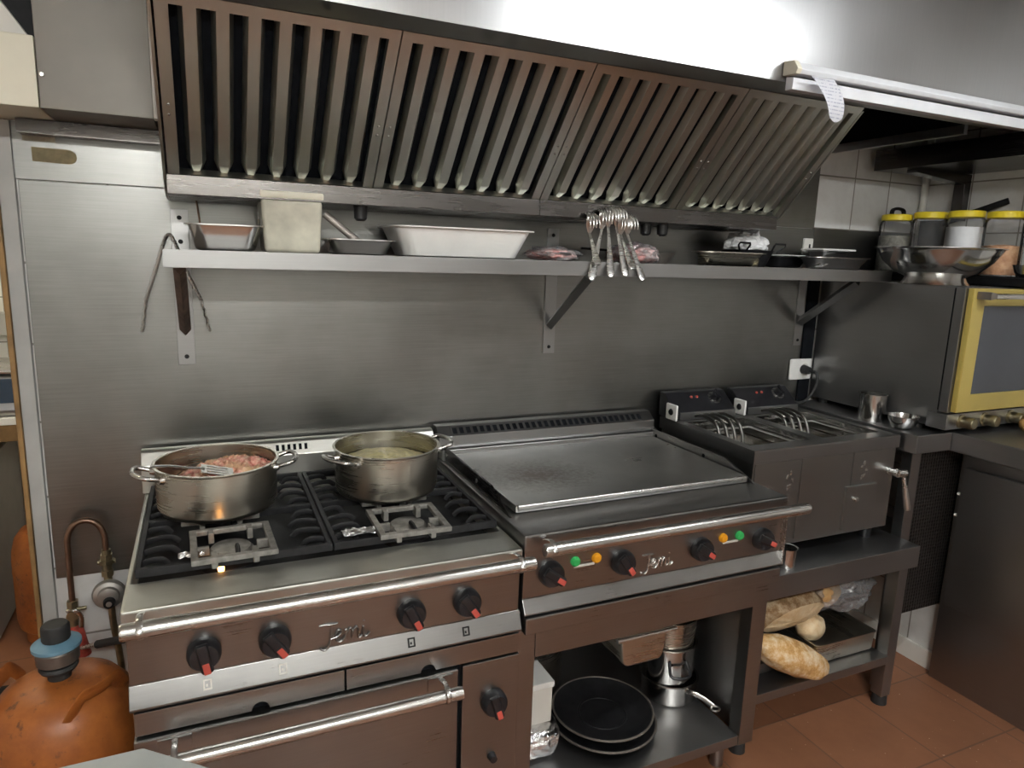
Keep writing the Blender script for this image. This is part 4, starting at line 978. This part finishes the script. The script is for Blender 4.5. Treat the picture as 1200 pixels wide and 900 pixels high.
for i, x0 in enumerate((1.695, 2.005)):
    bx1 = x0+0.265
    bm = new()
    # tank: open box
    a = [bm.verts.new(p) for p in ((x0, 0.26, 0.968), (bx1, 0.26, 0.968), (bx1, 0.58, 0.968), (x0, 0.58, 0.968))]
    b_ = [bm.verts.new(p) for p in ((x0+0.012, 0.275, 0.76), (bx1-0.012, 0.275, 0.76), (bx1-0.012, 0.565, 0.76), (x0+0.012, 0.565, 0.76))]
    for k in range(4): bm.faces.new([a[k], a[(k+1) % 4], b_[(k+1) % 4], b_[k]])
    bm.faces.new(b_)
    tk = t.part('tank', bm, S['mirror'])
    bm = new(); box(bm, x0+0.010, bx1-0.010, 0.270, 0.570, 0.80, 0.915); t.part('oil', bm, S['oil'], tk)
    bm = new(); framebox(bm, (x0+0.012, bx1-0.012, 0.268, 0.535), (x0+0.030, bx1-0.030, 0.286, 0.515), 0.945, 0.951, 0.002); t.part('tank_ledge', bm, S['mirror'], tk)
    # heating element coils, raised out of the oil
    for q in range(4):
        xx = x0+0.055+q*0.033
        bm = new(); tube(bm, smooth_path([(xx, 0.600, 0.985), (xx+0.006, 0.565, 0.993), (xx+0.014, 0.505, 0.978), (xx+0.017, 0.480, 0.940), (xx+0.012, 0.470, 0.905), (xx+0.005, 0.49, 0.87), (xx+0.004, 0.53, 0.86)], 6), 0.0055, 10); t.part('heating_element', bm, S['fcoil'])
    # control head
    hx0, hx1 = x0-0.028, x0+0.242
    bm = new(); prism(bm, [(0.600, 0.9725), (0.600, 1.000), (0.672, 1.058), (0.70, 1.060), (0.70, 0.9725)], 'x', hx0, hx1, 0.004); h = t.part('control_head', bm, S['blackplastic'])
    bm = new(); prism(bm, [(0.594, 0.974), (0.594, 0.999), (0.5985, 1.001), (0.5985, 0.974)], 'x', hx0+0.018, hx1-0.004, 0.001); t.part('head_strip', bm, S['dark'], h)
    nrm = Vector((0, -0.058, 0.072)).normalized() 
    def onface(u, s): return Vector((hx0+u, 0.600+0.072*s, 1.000+0.058*s))
    p = onface(0.205, 0.62)
    bm = new(); cyl(bm, p, p+nrm*0.003, 0.026, 0.026, 28); dl = t.part('dial_plate', bm, S['rail'], h)
    bm = new(); cyl(bm, p+nrm*0.003, p+nrm*0.022, 0.019, 0.016, 24); v = nrm.cross(Vector((1, 0, 0))); tube(bm, [p+nrm*0.024-v*0.017, p+nrm*0.024+v*0.017], 0.006, 10); t.part('thermostat_knob', bm, S['blackplastic'], h)
    for u in (0.105, 0.13):
        p = onface(u, 0.72); bm = new(); cyl(bm, p, p+nrm*0.004, 0.0055, 0.004, 14); t.part('pilot_lamp', bm, S['red'], h)
    bm = new(); box(bm, hx0-0.010, hx0-0.0005, 0.585, 0.645, 0.945+0.028, 1.030, 0.004); sp = t.part('hinge_plate', bm, S['white'], h, label='white hinge plate')
    bm = new(); cyl(bm, (hx0-0.010, 0.614, 1.002), (hx0-0.014, 0.614, 1.002), 0.012, 0.009, 18); t.part('hinge_bolt', bm, S['black'], h)

def beaker(name, label, cat, c, z, r0, r1, h, mat, lip=0.004):
    bm = new(); lathe(bm, [(0, 0), (r0*0.96, 0), (r0, 0.004), (r1, h-0.002), (r1+lip, h), (r1+lip, h+0.0015), (r1-0.0015, h), (r0-0.002, 0.006), (0, 0.004)], (c[0], c[1], z), 36)
    return single(name, bm, mat, label, cat, (c[0], c[1], z))
beaker('measuring_cup', 'small steel cup on the front left of the work table beside the griddle', 'cup', (1.792, 0.160), 0.6002, 0.028, 0.029, 0.062, S['mirror'], 0.003)

# bread, bag and tray on the lower shelf
def loaf(c, r, rot, seed, label, mat, amp=0.10):
    bm = new(); blob(bm, c, r, 4, amp, 2.0, seed, rot=rot, power=0.9); return single('bread_loaf', bm, mat, label, 'bread', c, 'bread on the lower table shelf', smooth=180)
E_ = lambda x, y, z: (Matrix.Rotation(d2r(z), 4, 'Z') @ Matrix.Rotation(d2r(y), 4, 'Y') @ Matrix.Rotation(d2r(x), 4, 'X'))
loaf((1.865, 0.165, 0.268), (0.170, 0.060, 0.056), E_(0, 27, -4), 3, 'long pale floury loaf lying lowest and foremost on the lower table shelf', S['bread'])
t = Thing('bread_loaf', 'big dark crusted half loaf with a cut face, on top of the bread pile', 'bread', (1.93, 0.27, 0.37), 'bread on the lower table shelf')
R = E_(0, -4, -12)
tmp = new(); blob(tmp, (0, 0, 0), (0.135, 0.085, 0.075), 4, 0.08, 2.2, 12, power=0.85)
pl = Vector((0.15, -0.85, -0.50)).normalized()
geom = tmp.verts[:]+tmp.edges[:]+tmp.faces[:]
res = bmesh.ops.bisect_plane(tmp, geom=geom, plane_co=pl*0.045, plane_no=pl, clear_outer=True)
ed = [e for e in res['geom_cut'] if isinstance(e, bmesh.types.BMEdge)]
cutv = [v.co.copy() for v in {v for e in ed for v in e.verts}]
xform(tmp, Matrix.Translation((1.935, 0.275, 0.372)) @ R)
t.part('crust', tmp, S['breaddark'], smooth=60)
cut = new()
cm = sum(cutv, Vector())/len(cutv); u, v = basis(pl)
cutv.sort(key=lambda q: math.atan2((q-cm).dot(v), (q-cm).dot(u)))
vv = [cut.verts.new(q) for q in cutv]; v2 = [cut.verts.new(cm+(q-cm)*0.55+pl*0.010+pl*0.006*noise.noise(q*60)) for q in cutv]; ce = cut.verts.new(cm+pl*0.012)
for k in range(len(vv)):
    l = (k+1) % len(vv); cut.faces.new([vv[k], vv[l], v2[l], v2[k]]); cut.faces.new([v2[k], v2[l], ce])
xform(cut, Matrix.Translation((1.935, 0.275, 0.372)) @ R)
t.part('cut_face', cut, S['crumb'], label='pale cut face')
loaf((2.045, 0.255, 0.292), (0.060, 0.045, 0.048), E_(0, 10, 20), 21, 'small pale bread piece wedged beside the dark half loaf', S['crumb'])
loaf((2.140, 0.300, 0.385), (0.068, 0.055, 0.042), E_(0, -14, 10), 33, 'golden bread piece inside the clear plastic bag', S['bun'])
def bag_mesh(c, r, seed, amp, rot):
    bm = new(); blob(bm, c, r, 5, amp, 2.6, seed, rot=rot); 
    for v in bm.verts:
        q = v.co*38; v.co += Vector((noise.noise(q), noise.noise(q+Vector((9, 0, 0))), noise.noise(q+Vector((0, 9, 0)))))*0.006
    return bm
single('plastic_bag', bag_mesh((2.205, 0.310, 0.385), (0.145, 0.095, 0.074), 6, 0.20, E_(0, -6, -6)), S['film'], 'clear plastic bag round the golden bread piece on the lower shelf', 'bag', (2.18, 0.31, 0.30), smooth=30)
t = gn_pan('shallow_tray', 'shallow steel tray tilted on the lower table shelf under the plastic bag', 'tray', 1.985, 2.275, 0.165, 0.50, 0.199, 0.074, S['pot'], 0.002, 0.004, 0.010)
for k in range(7):
    bm = new(); blob(bm, (2.06+0.032*k+0.008*rnd.random(), 0.185+0.02*rnd.random(), 0.219), (0.012, 0.012, 0.008), 2, 0.3, 3, k); single('crumb', bm, S['salt'], 'pale crumb lying in the shallow steel tray on the lower shelf', 'crumb', (2.06+0.032*k, 0.19, 0.212), 'crumbs in the shallow tray')
bm = new(); box(bm, 1.66, 1.975, 0.205, 0.52, 0.1985, 0.236, 0.004); single('baking_sheet', bm, S['dark'], 'flat steel baking sheet under the bread pile', 'baking sheet', (1.82, 0.36, 0.1985))

# ================================================================== right hand corner
t = Thing('corner_bench', 'narrow steel corner bench with a punched black side, right of the fryer', 'bench', (2.42, 0.42, 0))
bm = new(); box(bm, 2.318, 2.498, 0.152, 0.715, 0.915, 0.980, 0.004); t.part('bench_top', bm, S['dark'])
bm = new(); box(bm, 2.368, 2.415, 0.195, 0.235, 0.0, 0.915, 0.003); t.part('front_post', bm, S['dark'])
bm = new(); box(bm, 2.368, 2.415, 0.66, 0.70, 0.0, 0.915, 0.003); t.part('rear_post', bm, S['dark'])
bm = new(); box(bm, 2.416, 2.66, 0.205, 0.215, 0.285, 0.915); t.part('punched_panel', bm, S['mesh'], label='black punched sheet panel')
beaker('steel_canister', 'tall flared steel canister on the corner bench by the oven', 'canister', (2.370, 0.375), 0.980, 0.043, 0.046, 0.098, S['mirror'], 0.006)
bm = new(); lathe(bm, [(0, 0), (0.024, 0), (0.037, 0.010), (0.046, 0.030), (0.049, 0.044), (0.051, 0.046), (0.048, 0.046), (0.044, 0.031), (0.035, 0.012), (0, 0.004)], (2.368, 0.248, 0.9802), 40); single('small_bowl', bm, S['mirror'], 'small round steel bowl on the corner bench right of the canister', 'bowl', (2.368, 0.248, 0.98))

t = Thing('counter_top', 'long dark steel counter top along the right hand wall under the oven', 'counter', (2.73, -0.4, 0.91))
bm = new(); prism(bm, [(2.500, 0.715), (2.500, -1.6), (2.960, -1.6), (2.960, 0.715)], 'z', 0.912, 0.980, 0.005); t.part('slab', bm, S['dark'])
t = Thing('under_counter_fridge', 'dark steel cabinet with a wide flat door below the right hand counter', 'cabinet', (2.78, -0.4, 0))
bm = new(); box(bm, 2.632, 2.955, -1.55, 0.188, 0.0, 0.908, 0.002); t.part('body', bm, S['dark'])
bm = new(); box(bm, 2.612, 2.631, -0.62, 0.165, 0.312, 0.838, 0.003); dr = t.part('door', bm, S['dark'])
bm = new(); box(bm, 2.612, 2.631, -1.50, -0.63, 0.312, 0.838, 0.003); t.part('door', bm, S['dark'])
for z in (0.735, 0.655):
    bm = new(); blob(bm, (2.624, 0.176, z), (0.009, 0.007, 0.006), 2, 0.1, 2, 1); t.part('hinge_pin', bm, S['white'])

t = Thing('oven', 'countertop convection oven with a mustard yellow door frame on the counter', 'oven', (2.69, 0.42, 0.98))
bm = new(); box(bm, 2.425, 2.955, 0.172, 0.712, 1.000, 1.476, 0.003); t.part('oven_body', bm, S['dark'])
bm = new(); framebox(bm, (2.421, 2.955, 1.056, 1.474), (2.44, 2.94, 1.07, 1.46), 0.134, 0.166, 0.003, 'y'); t.part('front_collar', bm, S['dark'])
bm = new(); box(bm, 2.424, 2.953, 0.166, 0.172, 1.06, 1.47); t.part('door_gap_shade', bm, S['hole'])
bm = new(); framebox(bm, (2.432, 2.955, 1.060, 1.472), (2.495, 2.905, 1.120, 1.415), 0.112, 0.133, 0.003, 'y'); dr = t.part('door_frame', bm, S['gold'], label='mustard yellow door frame')
bm = new(); box(bm, 2.4955, 2.9045, 0.116, 0.130, 1.1205, 1.4145); t.part('door_glass', bm, S['ovenglass'], dr)
bm = new(); tube(bm, [(2.462, 0.075, 1.449), (2.925, 0.075, 1.449)], 0.009, 14); hd = t.part('handle', bm, S['rail'], dr)
for x in (2.462, 2.925):
    bm = new(); prism(bm, [(x-0.016, 1.437), (x+0.016, 1.441), (x+0.018, 1.458), (x-0.016, 1.463)], 'y', 0.066, 0.112, 0.003); t.part('handle_mount', bm, S['brownceramic'], dr)
bm = new(); box(bm, 2.415, 2.955, 0.128, 0.20, 0.998, 1.052, 0.003); pn = t.part('knob_panel', bm, S['dark'])
for x in (2.492, 2.615, 2.76, 2.87):
    bm = new(); R = Matrix.Translation((x, 0.128, 1.024)) @ Matrix.Rotation(PI/2, 4, 'X'); lathe(bm, [(0, 0), (0.024, 0), (0.024, 0.004), (0.017, 0.006), (0.019, 0.010), (0.0195, 0.040), (0.016, 0.046), (0, 0.046)], seg=28, M=R); t.part('knob', bm, S['brass'])
for x, y in ((2.45, 0.25), (2.92, 0.25), (2.45, 0.66), (2.92, 0.66)):
    bm = new(); cyl(bm, (x, y, 0.9802), (x, y, 1.0), 0.018, seg=16); t.part('foot', bm, S['rubber'])
bm = new(); blob(bm, (2.770, 0.035, 1.012), (0.075, 0.052, 0.032), 4, 0.06, 2, 5, flat_bottom=-0.0315); single('bread_roll', bm, S['bun'], 'golden bread roll on the counter in front of the oven knobs', 'bread', (2.77, 0.035, 0.981), smooth=180)

# on the oven
t = gn_pan('baking_tray', 'black oven tray lying on top of the oven under the jars', 'tray', 2.665, 2.955, 0.075, 0.690, 1.4765, 0.034, S['black'], 0.004, 0.006, 0.012)
t = Thing('colander', 'footed steel colander bowl on the oven top in front of the jars', 'colander', (2.50, 0.30, 1.4765))
bm = new(); lathe(bm, [(0, 0.020), (0.085, 0.022), (0.128, 0.042), (0.168, 0.078), (0.188, 0.112), (0.194, 0.120), (0.200, 0.122), (0.200, 0.124), (0.190, 0.124), (0.165, 0.080), (0.125, 0.045), (0.083, 0.026), (0, 0.025)], (2.50, 0.30, 1.4765), 64); bw = t.part('bowl_body', bm, S['mirror'])
bm = new(); lathe(bm, [(0.096, 0.0), (0.110, 0.0), (0.098, 0.012), (0.092, 0.026), (0.088, 0.026), (0.092, 0.010), (0.096, 0.0)], (2.50, 0.30, 1.4768), 48); t.part('foot_ring', bm, S['mirror'])
def jar(c, label, fill, level, r=0.066, h=0.225, z=1.5115, col='yellow', handle=False):
    t = Thing('storage_jar', label, 'jar', (c[0], c[1], z), 'yellow lidded jars on the oven')
    bm = new(); lathe(bm, [(0, 0), (r*0.96, 0), (r, 0.008), (r, h*0.80), (r*0.95, h*0.87), (r*0.86, h*0.90), (r*0.86, h*0.93)], (c[0], c[1], z), 40); t.part('jar_body', bm, S['jar'])
    bm = new(); lathe(bm, [(r*0.84, h*0.90), (r*0.92, h*0.90), (r*0.93, h*0.985), (r*0.88, h), (0, h+0.001)], (c[0], c[1], z), 40); l = t.part('lid', bm, S[col])
    if fill:
        bm = new(); mound(bm, (c[0], c[1]), r*0.955, z+h*level, 0.004, c[1]*9, 0.004 if fill != 'salt' else 0.0005, 60, nr=8, na=32)
        for v in bm.verts:
            if v.co.z < z+h*level-0.02: v.co.z = z+0.004
        t.part('contents', bm, S[fill], stuff=True)
    if handle:
        bm = new(); tube(bm, smooth_path([(c[0]-0.035, c[1], z+h), (c[0]-0.030, c[1], z+h+0.018), (c[0], c[1], z+h+0.024), (c[0]+0.030, c[1], z+h+0.018), (c[0]+0.035, c[1], z+h)], 4), 0.007, 8, flat=(0.010, 0.006), flat_dir=(0, 1, 0)); t.part('handle', bm, S['black'], l)
jar((2.715, 0.638), 'hindmost yellow lidded jar with a black handle, dark herbs inside', 'dimspice', 0.62, 0.060, handle=True)
jar((2.755, 0.525), 'yellow lidded jar with a layer of brown nuts, left of the white filled jar', 'paprika', 0.38, 0.062, 0.232)
jar((2.770, 0.395), 'yellow lidded jar filled with white salt behind the colander', 'salt', 0.74, 0.064, 0.232)
jar((2.785, 0.262), 'yellow lidded jar half filled with brown nuts, right of the colander', 'paprika', 0.46, 0.064)
jar((2.785, 0.130), 'nearest yellow lidded jar, almost empty, at the right picture edge', None, 0.0, 0.064, 0.222)
t = Thing('saucepan', 'small black saucepan behind the jars with its handle sticking up', 'pan', (2.88, 0.52, 1.51))
bm = new(); lathe(bm, [(0, 0), (0.045, 0), (0.05, 0.004), (0.05, 0.205), (0.053, 0.207), (0.047, 0.207), (0.046, 0.006), (0, 0.005)], (2.885, 0.60, 1.5115), 30); t.part('pan_body', bm, S['black'])
bm = new(); tube(bm, [(2.870, 0.565, 1.705), (2.905, 0.48, 1.742), (2.945, 0.36, 1.790)], 0.008, 10, flat=(0.012, 0.008), flat_dir=(0, 0, 1)); t.part('handle', bm, S['black'])
bm = new(); lathe(bm, [(0, 0), (0.02, 0), (0.035, 0.014), (0.044, 0.038), (0.046, 0.040), (0.042, 0.040), (0.033, 0.016), (0, 0.004)], (2.700, 0.118, 1.5115), 32); single('small_bowl', bm, S['mirror'], 'small steel bowl on the black oven tray before the nearest jar', 'bowl', (2.70, 0.118, 1.5115))

# upper right wall shelf
t = Thing('upper_shelf', 'dark steel shelf high on the right hand tiled wall', 'shelf', (2.8, 0.0, 1.90))
bm = new(); prism(bm, [(2.600, 1.900), (2.600, 1.974), (2.606, 1.974), (2.606, 1.910), (2.962, 1.910), (2.962, 1.902), (2.606, 1.900)], 'y', -1.6, 0.680, 0.001); t.part('shelf_board', bm, S['uppersteel'])
bm = new(); box(bm, 2.606, 2.962, 0.672, 0.680, 1.905, 1.974, 0.001); t.part('end_plate', bm, S['uppersteel'])
for y in (0.545, -0.6):
    bm = new(); prism(bm, [(2.962, 1.899), (2.640, 1.899), (2.640, 1.885), (2.925, 1.86), (2.925, 1.72), (2.962, 1.72)], 'y', y-0.022, y+0.022, 0.002); t.part('shelf_bracket', bm, S['uppersteel'])
t = Thing('wall_pipe', 'thin white pipe rising in the tiled corner behind the jars', 'pipe', (2.93, 0.69, 1.48))
bm = new(); tube(bm, [(2.935, 0.695, 1.48), (2.935, 0.695, 2.45)], 0.014, 14); t.part('pipe_run', bm, S['paint'])

# ================================================================== gas supply on the left
t = Thing('gas_pipe', 'bent copper gas pipe with a valve and round regulator left of the range', 'gas pipe', (-0.14, 0.68, 0.45))
bm = new(); tube(bm, smooth_path([(-0.186, 0.675, 0.50), (-0.186, 0.675, 0.60), (-0.186, 0.675, 0.72), (-0.184, 0.675, 0.775), (-0.168, 0.675, 0.806), (-0.142, 0.675, 0.815), (-0.117, 0.675, 0.803), (-0.103, 0.675, 0.772), (-0.101, 0.675, 0.725)], 8), 0.0075, 12); t.part('copper_tube', bm, S['copper'])
bm = new()
for z0, z1, r in ((0.728, 0.716, 0.011), (0.716, 0.700, 0.015), (0.700, 0.690, 0.019), (0.690, 0.672, 0.012), (0.672, 0.655, 0.015), (0.655, 0.638, 0.010)): cyl(bm, (-0.101, 0.675, z0), (-0.101, 0.675, z1), r, seg=6 if r > 0.013 else 16)
cyl(bm, (-0.122, 0.675, 0.694), (-0.080, 0.675, 0.694), 0.007, seg=12)
t.part('pipe_union', bm, S['brass'])
bm = new(); M = Matrix.Translation((-0.100, 0.672, 0.607)) @ Matrix.Rotation(PI/2, 4, 'X'); lathe(bm, [(0, 0), (0.037, 0), (0.040, 0.005), (0.040, 0.012), (0.036, 0.018), (0.026, 0.021), (0.024, 0.030), (0.016, 0.032), (0, 0.032)], seg=40, M=M); rg = t.part('regulator', bm, S['alu'])
bm = new(); cyl(bm, (-0.098, 0.640, 0.594), (-0.098, 0.628, 0.594), 0.015, 0.013, 20); t.part('regulator_cap', bm, S['black'], rg)
bm = new(); cyl(bm, (-0.098, 0.628, 0.594), (-0.098, 0.6265, 0.594), 0.007, seg=16); t.part('cap_eye', bm, S['alu'], rg)
bm = new(); tube(bm, smooth_path([(-0.096, 0.655, 0.575), (-0.094, 0.655, 0.52), (-0.085, 0.655, 0.42), (-0.080, 0.66, 0.25), (-0.080, 0.66, 0.12), (-0.078, 0.66, 0.002)], 6), 0.0085, 10); t.part('hose', bm, S['brass'])
bm = new(); cyl(bm, (-0.186, 0.675, 0.598), (-0.186, 0.675, 0.578), 0.014, seg=6); cyl(bm, (-0.186, 0.675, 0.584), (-0.186, 0.675, 0.525), 0.011, seg=14); cyl(bm, (-0.186, 0.690, 0.562), (-0.186, 0.655, 0.562), 0.014, seg=16); cyl(bm, (-0.200, 0.672, 0.574), (-0.155, 0.672, 0.574), 0.005, seg=10); t.part('shut_off_valve', bm, S['brass'])
bm = new(); tube(bm, smooth_path([(-0.196, 0.650, 0.580), (-0.178, 0.645, 0.583), (-0.165, 0.645, 0.565), (-0.166, 0.645, 0.535)], 5), 0.003, 8, flat=(0.006, 0.003), flat_dir=(1, 0, 0)); t.part('valve_lever', bm, S['rail'])
bm = new(); cyl(bm, (-0.184, 0.675, 0.527), (-0.172, 0.672, 0.440), 0.016, 0.020, 16); t.part('red_coupling', bm, plain('red taped coupling', (0.45, 0.07, 0.05), 0.5, 0, 0.4, 60), label='red taped coupling')
bm = new(); cyl(bm, (-0.170, 0.655, 0.470), (-0.118, 0.610, 0.498), 0.006, seg=12); pg = t.part('hose_tail', bm, S['rail'])
bm = new(); cyl(bm, (-0.130, 0.620, 0.491), (-0.062, 0.560, 0.525), 0.0105, seg=14); t.part('hose_sleeve', bm, S['rubber'], pg)
bm = new(); box(bm, -0.062, -0.036, 0.600, 0.606, 0.385, 0.475, 0.002); single('yellow_tag', bm, plain('yellow warning tag', (0.72, 0.60, 0.04), 0.5, 0, 0.15, 60), 'narrow yellow tag hanging behind the left side of the range', 'tag', (-0.05, 0.603, 0.385))

def gas_bottle(c, label, r, hb, regulator):
    t = Thing('gas_cylinder', label, 'gas cylinder', (c[0], c[1], 0))
    bm = new(); lathe(bm, [(r*0.80, 0), (r*0.82, 0.0), (r*0.82, 0.04), (r*0.95, 0.055), (r, 0.09), (r, 0.27), (r*1.008, 0.275), (r*1.008, 0.285), (r, 0.29), (r, hb-0.14), (r*0.975, hb-0.10), (r*0.89, hb-0.055), (r*0.74, hb-0.025), (r*0.52, hb-0.006), (r*0.22, hb), (0, hb)], (c[0], c[1], 0), 56); t.part('cylinder_body', bm, S['orange'])
    for a in ((PI*0.93, -0.75) if regulator else ()):
        bm = new(); N = 9; P = []
        for k in range(N+1):
            q = a+(k/N-0.5)*1.15; rr = r*0.80
            zz = hb-0.036+0.040*min(1, 1.7*math.sin(k/N*PI))
            P.append((c[0]+rr*math.cos(q)*(1-0.04*math.sin(k/N*PI)), c[1]+rr*math.sin(q)*(1-0.04*math.sin(k/N*PI)), zz))
        tube(bm, smooth_path(P, 4), 0.004, 10, flat=(0.016, 0.0035), flat_dir=(math.cos(a)*0.25, math.sin(a)*0.25, 1)); t.part('handle', bm, S['orange'])
    return t
CC = (-0.153, 0.285)
gas_bottle(CC, 'scuffed orange gas cylinder beside the left end of the range', 0.150, 0.612, True)
t = Thing('gas_regulator', 'blue and black regulator clipped on the near orange gas cylinder', 'regulator', (CC[0], CC[1], 0.612))
z = 0.6122
bm = new(); lathe(bm, [(0, 0), (0.022, 0), (0.022, 0.018), (0.034, 0.020), (0.037, 0.026), (0.034, 0.032), (0.026, 0.034), (0, 0.036)], (CC[0], CC[1], z), 32); t.part('valve_collar', bm, S['rubber'])
bm = new(); lathe(bm, [(0, 0.034), (0.026, 0.034), (0.040, 0.040), (0.041, 0.066), (0.038, 0.070), (0, 0.070)], (CC[0], CC[1], z), 32); t.part('regulator_body', bm, S['brownceramic'])
bm = new(); lathe(bm, [(0, 0.070), (0.040, 0.070), (0.046, 0.073), (0.046, 0.080), (0.030, 0.088), (0, 0.088)], (CC[0], CC[1], z), 36); t.part('blue_ring', bm, S['blue'], label='pale blue ring')
bm = new(); lathe(bm, [(0, 0.086), (0.025, 0.086), (0.027, 0.092)]+[(0.0265, 0.118), (0.023, 0.123), (0, 0.123)], (CC[0], CC[1], z), 20); t.part('switch_cap', bm, S['rubber'])
gas_bottle((-0.412, 1.70), 'second orange gas cylinder standing in the next room behind the door casing', 0.135, 0.465, False)

# ================================================================== next room
t = Thing('side_counter', 'white topped counter with wooden legs in the next room', 'counter', (-0.75, 1.85, 0))
bm = new(); box(bm, -1.10, -0.405, 1.62, 2.38, 0.865, 0.893, 0.004); t.part('counter_slab', bm, S['white'])
bm = new(); box(bm, -1.10, -0.407, 1.64, 2.36, 0.80, 0.864, 0.002); t.part('apron', bm, S['wood'])
for x in (-0.455, -1.08):
    for y in (2.31,): 
        bm = new(); box(bm, x, x+0.045, y, y+0.045, 0, 0.80, 0.002); t.part('leg', bm, S['wood'])
t = Thing('weighing_scale', 'steel weighing scale with a dark blue display on the next room counter', 'scale', (-0.62, 1.75, 0.893))
bm = new(); prism(bm, [(1.640, 0.8935), (1.630, 0.915), (1.655, 1.035), (1.665, 1.045), (1.95, 1.045), (1.95, 0.8935)], 'x', -0.90, -0.425, 0.006); t.part('scale_body', bm, S['dark'])
bm = new(); prism(bm, [(1.6325, 0.945), (1.6500, 1.030), (1.6535, 1.030), (1.636, 0.945)], 'x', -0.88, -0.428); d_ = t.part('display_panel', bm, S['display'], label='dark blue display panel')
bm = new(); prism(bm, [(1.634, 0.962), (1.6375, 0.980), (1.640, 0.980), (1.6365, 0.962)], 'x', -0.570, -0.520); t.part('display_window', bm, S['lcd'], d_)
bm = new(); box(bm, -0.905, -0.42, 1.645, 1.96, 1.048, 1.066, 0.005); t.part('weighing_plate', bm, S['rail'])
t = Thing('steel_cupboard', 'grey cupboard under the next room counter', 'cupboard', (-0.8, 2.0, 0))
bm = new(); box(bm, -1.05, -0.60, 1.66, 2.2, 0.02, 0.70, 0.006); t.part('body', bm, S['greypaint'])
bm = new(); box(bm, -1.04, -0.61, 1.645, 1.659, 0.05, 0.68, 0.004); t.part('door', bm, S['greypaint'])
t = Thing('wall_bracket', 'dark grey tapered holder on the next room wall above the scale', 'holder', (-0.62, 2.36, 1.12))
bm = new(); prism(bm, [(-0.72, 1.165), (-0.70, 1.115), (-0.52, 1.105), (-0.52, 1.215), (-0.70, 1.205)], 'y', 2.30, 2.3995, 0.006); t.part('holder_body', bm, S['greypaint'])

# ================================================================== near work top corner
t = Thing('side_table', 'plain pale grey table corner at the bottom left edge, nearest the camera', 'table', (-0.1, -0.5, 0))
bm = new(); prism(bm, [(-0.55, -0.282), (0.052, -0.282), (0.30, -0.500), (0.30, -0.72), (-0.55, -0.72)], 'z', 0.765, 0.800, 0.003); t.part('table_top', bm, S['laminate'])
bm = new(); tube(bm, smooth_path([(0.020, -0.330, 0.802), (0.035, -0.336, 0.806), (0.075, -0.352, 0.806), (0.09, -0.36, 0.802)], 4), 0.004, 8); t.part('pull_loop', bm, S['rail'])
for x, y in ((-0.5, -0.34), (0.0, -0.34), (0.25, -0.68), (-0.5, -0.68)):
    bm = new(); cyl(bm, (x, y, 0), (x, y, 0.765), 0.018, seg=16); t.part('leg', bm, S['dark'])

# ================================================================== lamps
def batten(x0, x1, y, z, label, mat):
    t = Thing('ceiling_lamp', label, 'lamp', ((x0+x1)/2, y, z))
    bm = new(); box(bm, x0, x1, y-0.05, y+0.05, z+0.05, z+0.10, 0.006); t.part('housing', bm, S['white'])
    for dy in (-0.022, 0.022):
        bm = new(); cyl(bm, (x0+0.03, y+dy, z+0.030), (x1-0.03, y+dy, z+0.030), 0.014, seg=14); t.part('fluorescent_tube', bm, mat)
    for x in (x0+0.008, x1-0.022):
        bm = new(); box(bm, x, x+0.014, y-0.045, y+0.045, z+0.012, z+0.05, 0.003); t.part('tube_holder', bm, S['white'])
    bm = new(); cyl(bm, ((x0+x1)/2, y, z+0.10), ((x0+x1)/2, y, 2.5), 0.012, seg=12); t.part('hanger', bm, S['white'])
batten(1.24, 2.46, -0.90, 2.35, 'long fluorescent lamp hanging above the griddle, in front of the hood', S['tubeglow'])
batten(-0.35, 0.85, -2.35, 2.34, 'long fluorescent lamp at the back of the kitchen behind the camera', emissive('rear fluorescent tube', (0.985, 0.99, 0.965), 172))
batten(-1.1, -0.2, 1.30, 2.30, 'fluorescent lamp in the next room', emissive('next room tube', (1.0, 0.90, 0.70), 40))

# ================================================================== camera, world, view
w = bpy.data.worlds.new('kitchen world'); scene.world = w; w.use_nodes = True
w.node_tree.nodes['Background'].inputs[0].default_value = (0.5, 0.5, 0.5, 1); w.node_tree.nodes['Background'].inputs[1].default_value = 0.02
cam = bpy.data.cameras.new('camera'); co = bpy.data.objects.new('camera', cam); COL.objects.link(co)
right = Vector((0.91222834, -0.40837222, 0.0327349)); down = Vector((-0.04629073, -0.18213624, -0.98218306)); fwd = Vector((0.40705849, 0.8944599, -0.18505369))
Mx = Matrix((right, -down, -fwd)).transposed().to_4x4(); Mx.translation = Vector((0.1605, -1.31, 1.53))
co.matrix_world = Mx
cam.sensor_width = 36; cam.lens = 36*804.53/1200; cam.clip_start = 0.02
scene.camera = co
vs = scene.view_settings
scene.display_settings.display_device = 'sRGB'
vs.view_transform = 'Standard'; vs.look = 'None'; vs.gamma = 1.0; vs.use_curve_mapping = False
vs.exposure = 0.35
scene.cycles.use_denoising = True
scene.cycles.max_bounces = 10; scene.cycles.glossy_bounces = 6; scene.cycles.diffuse_bounces = 4; scene.cycles.transparent_max_bounces = 16
scene.cycles.sample_clamp_indirect = 6.0
scene.cycles.caustics_reflective = False
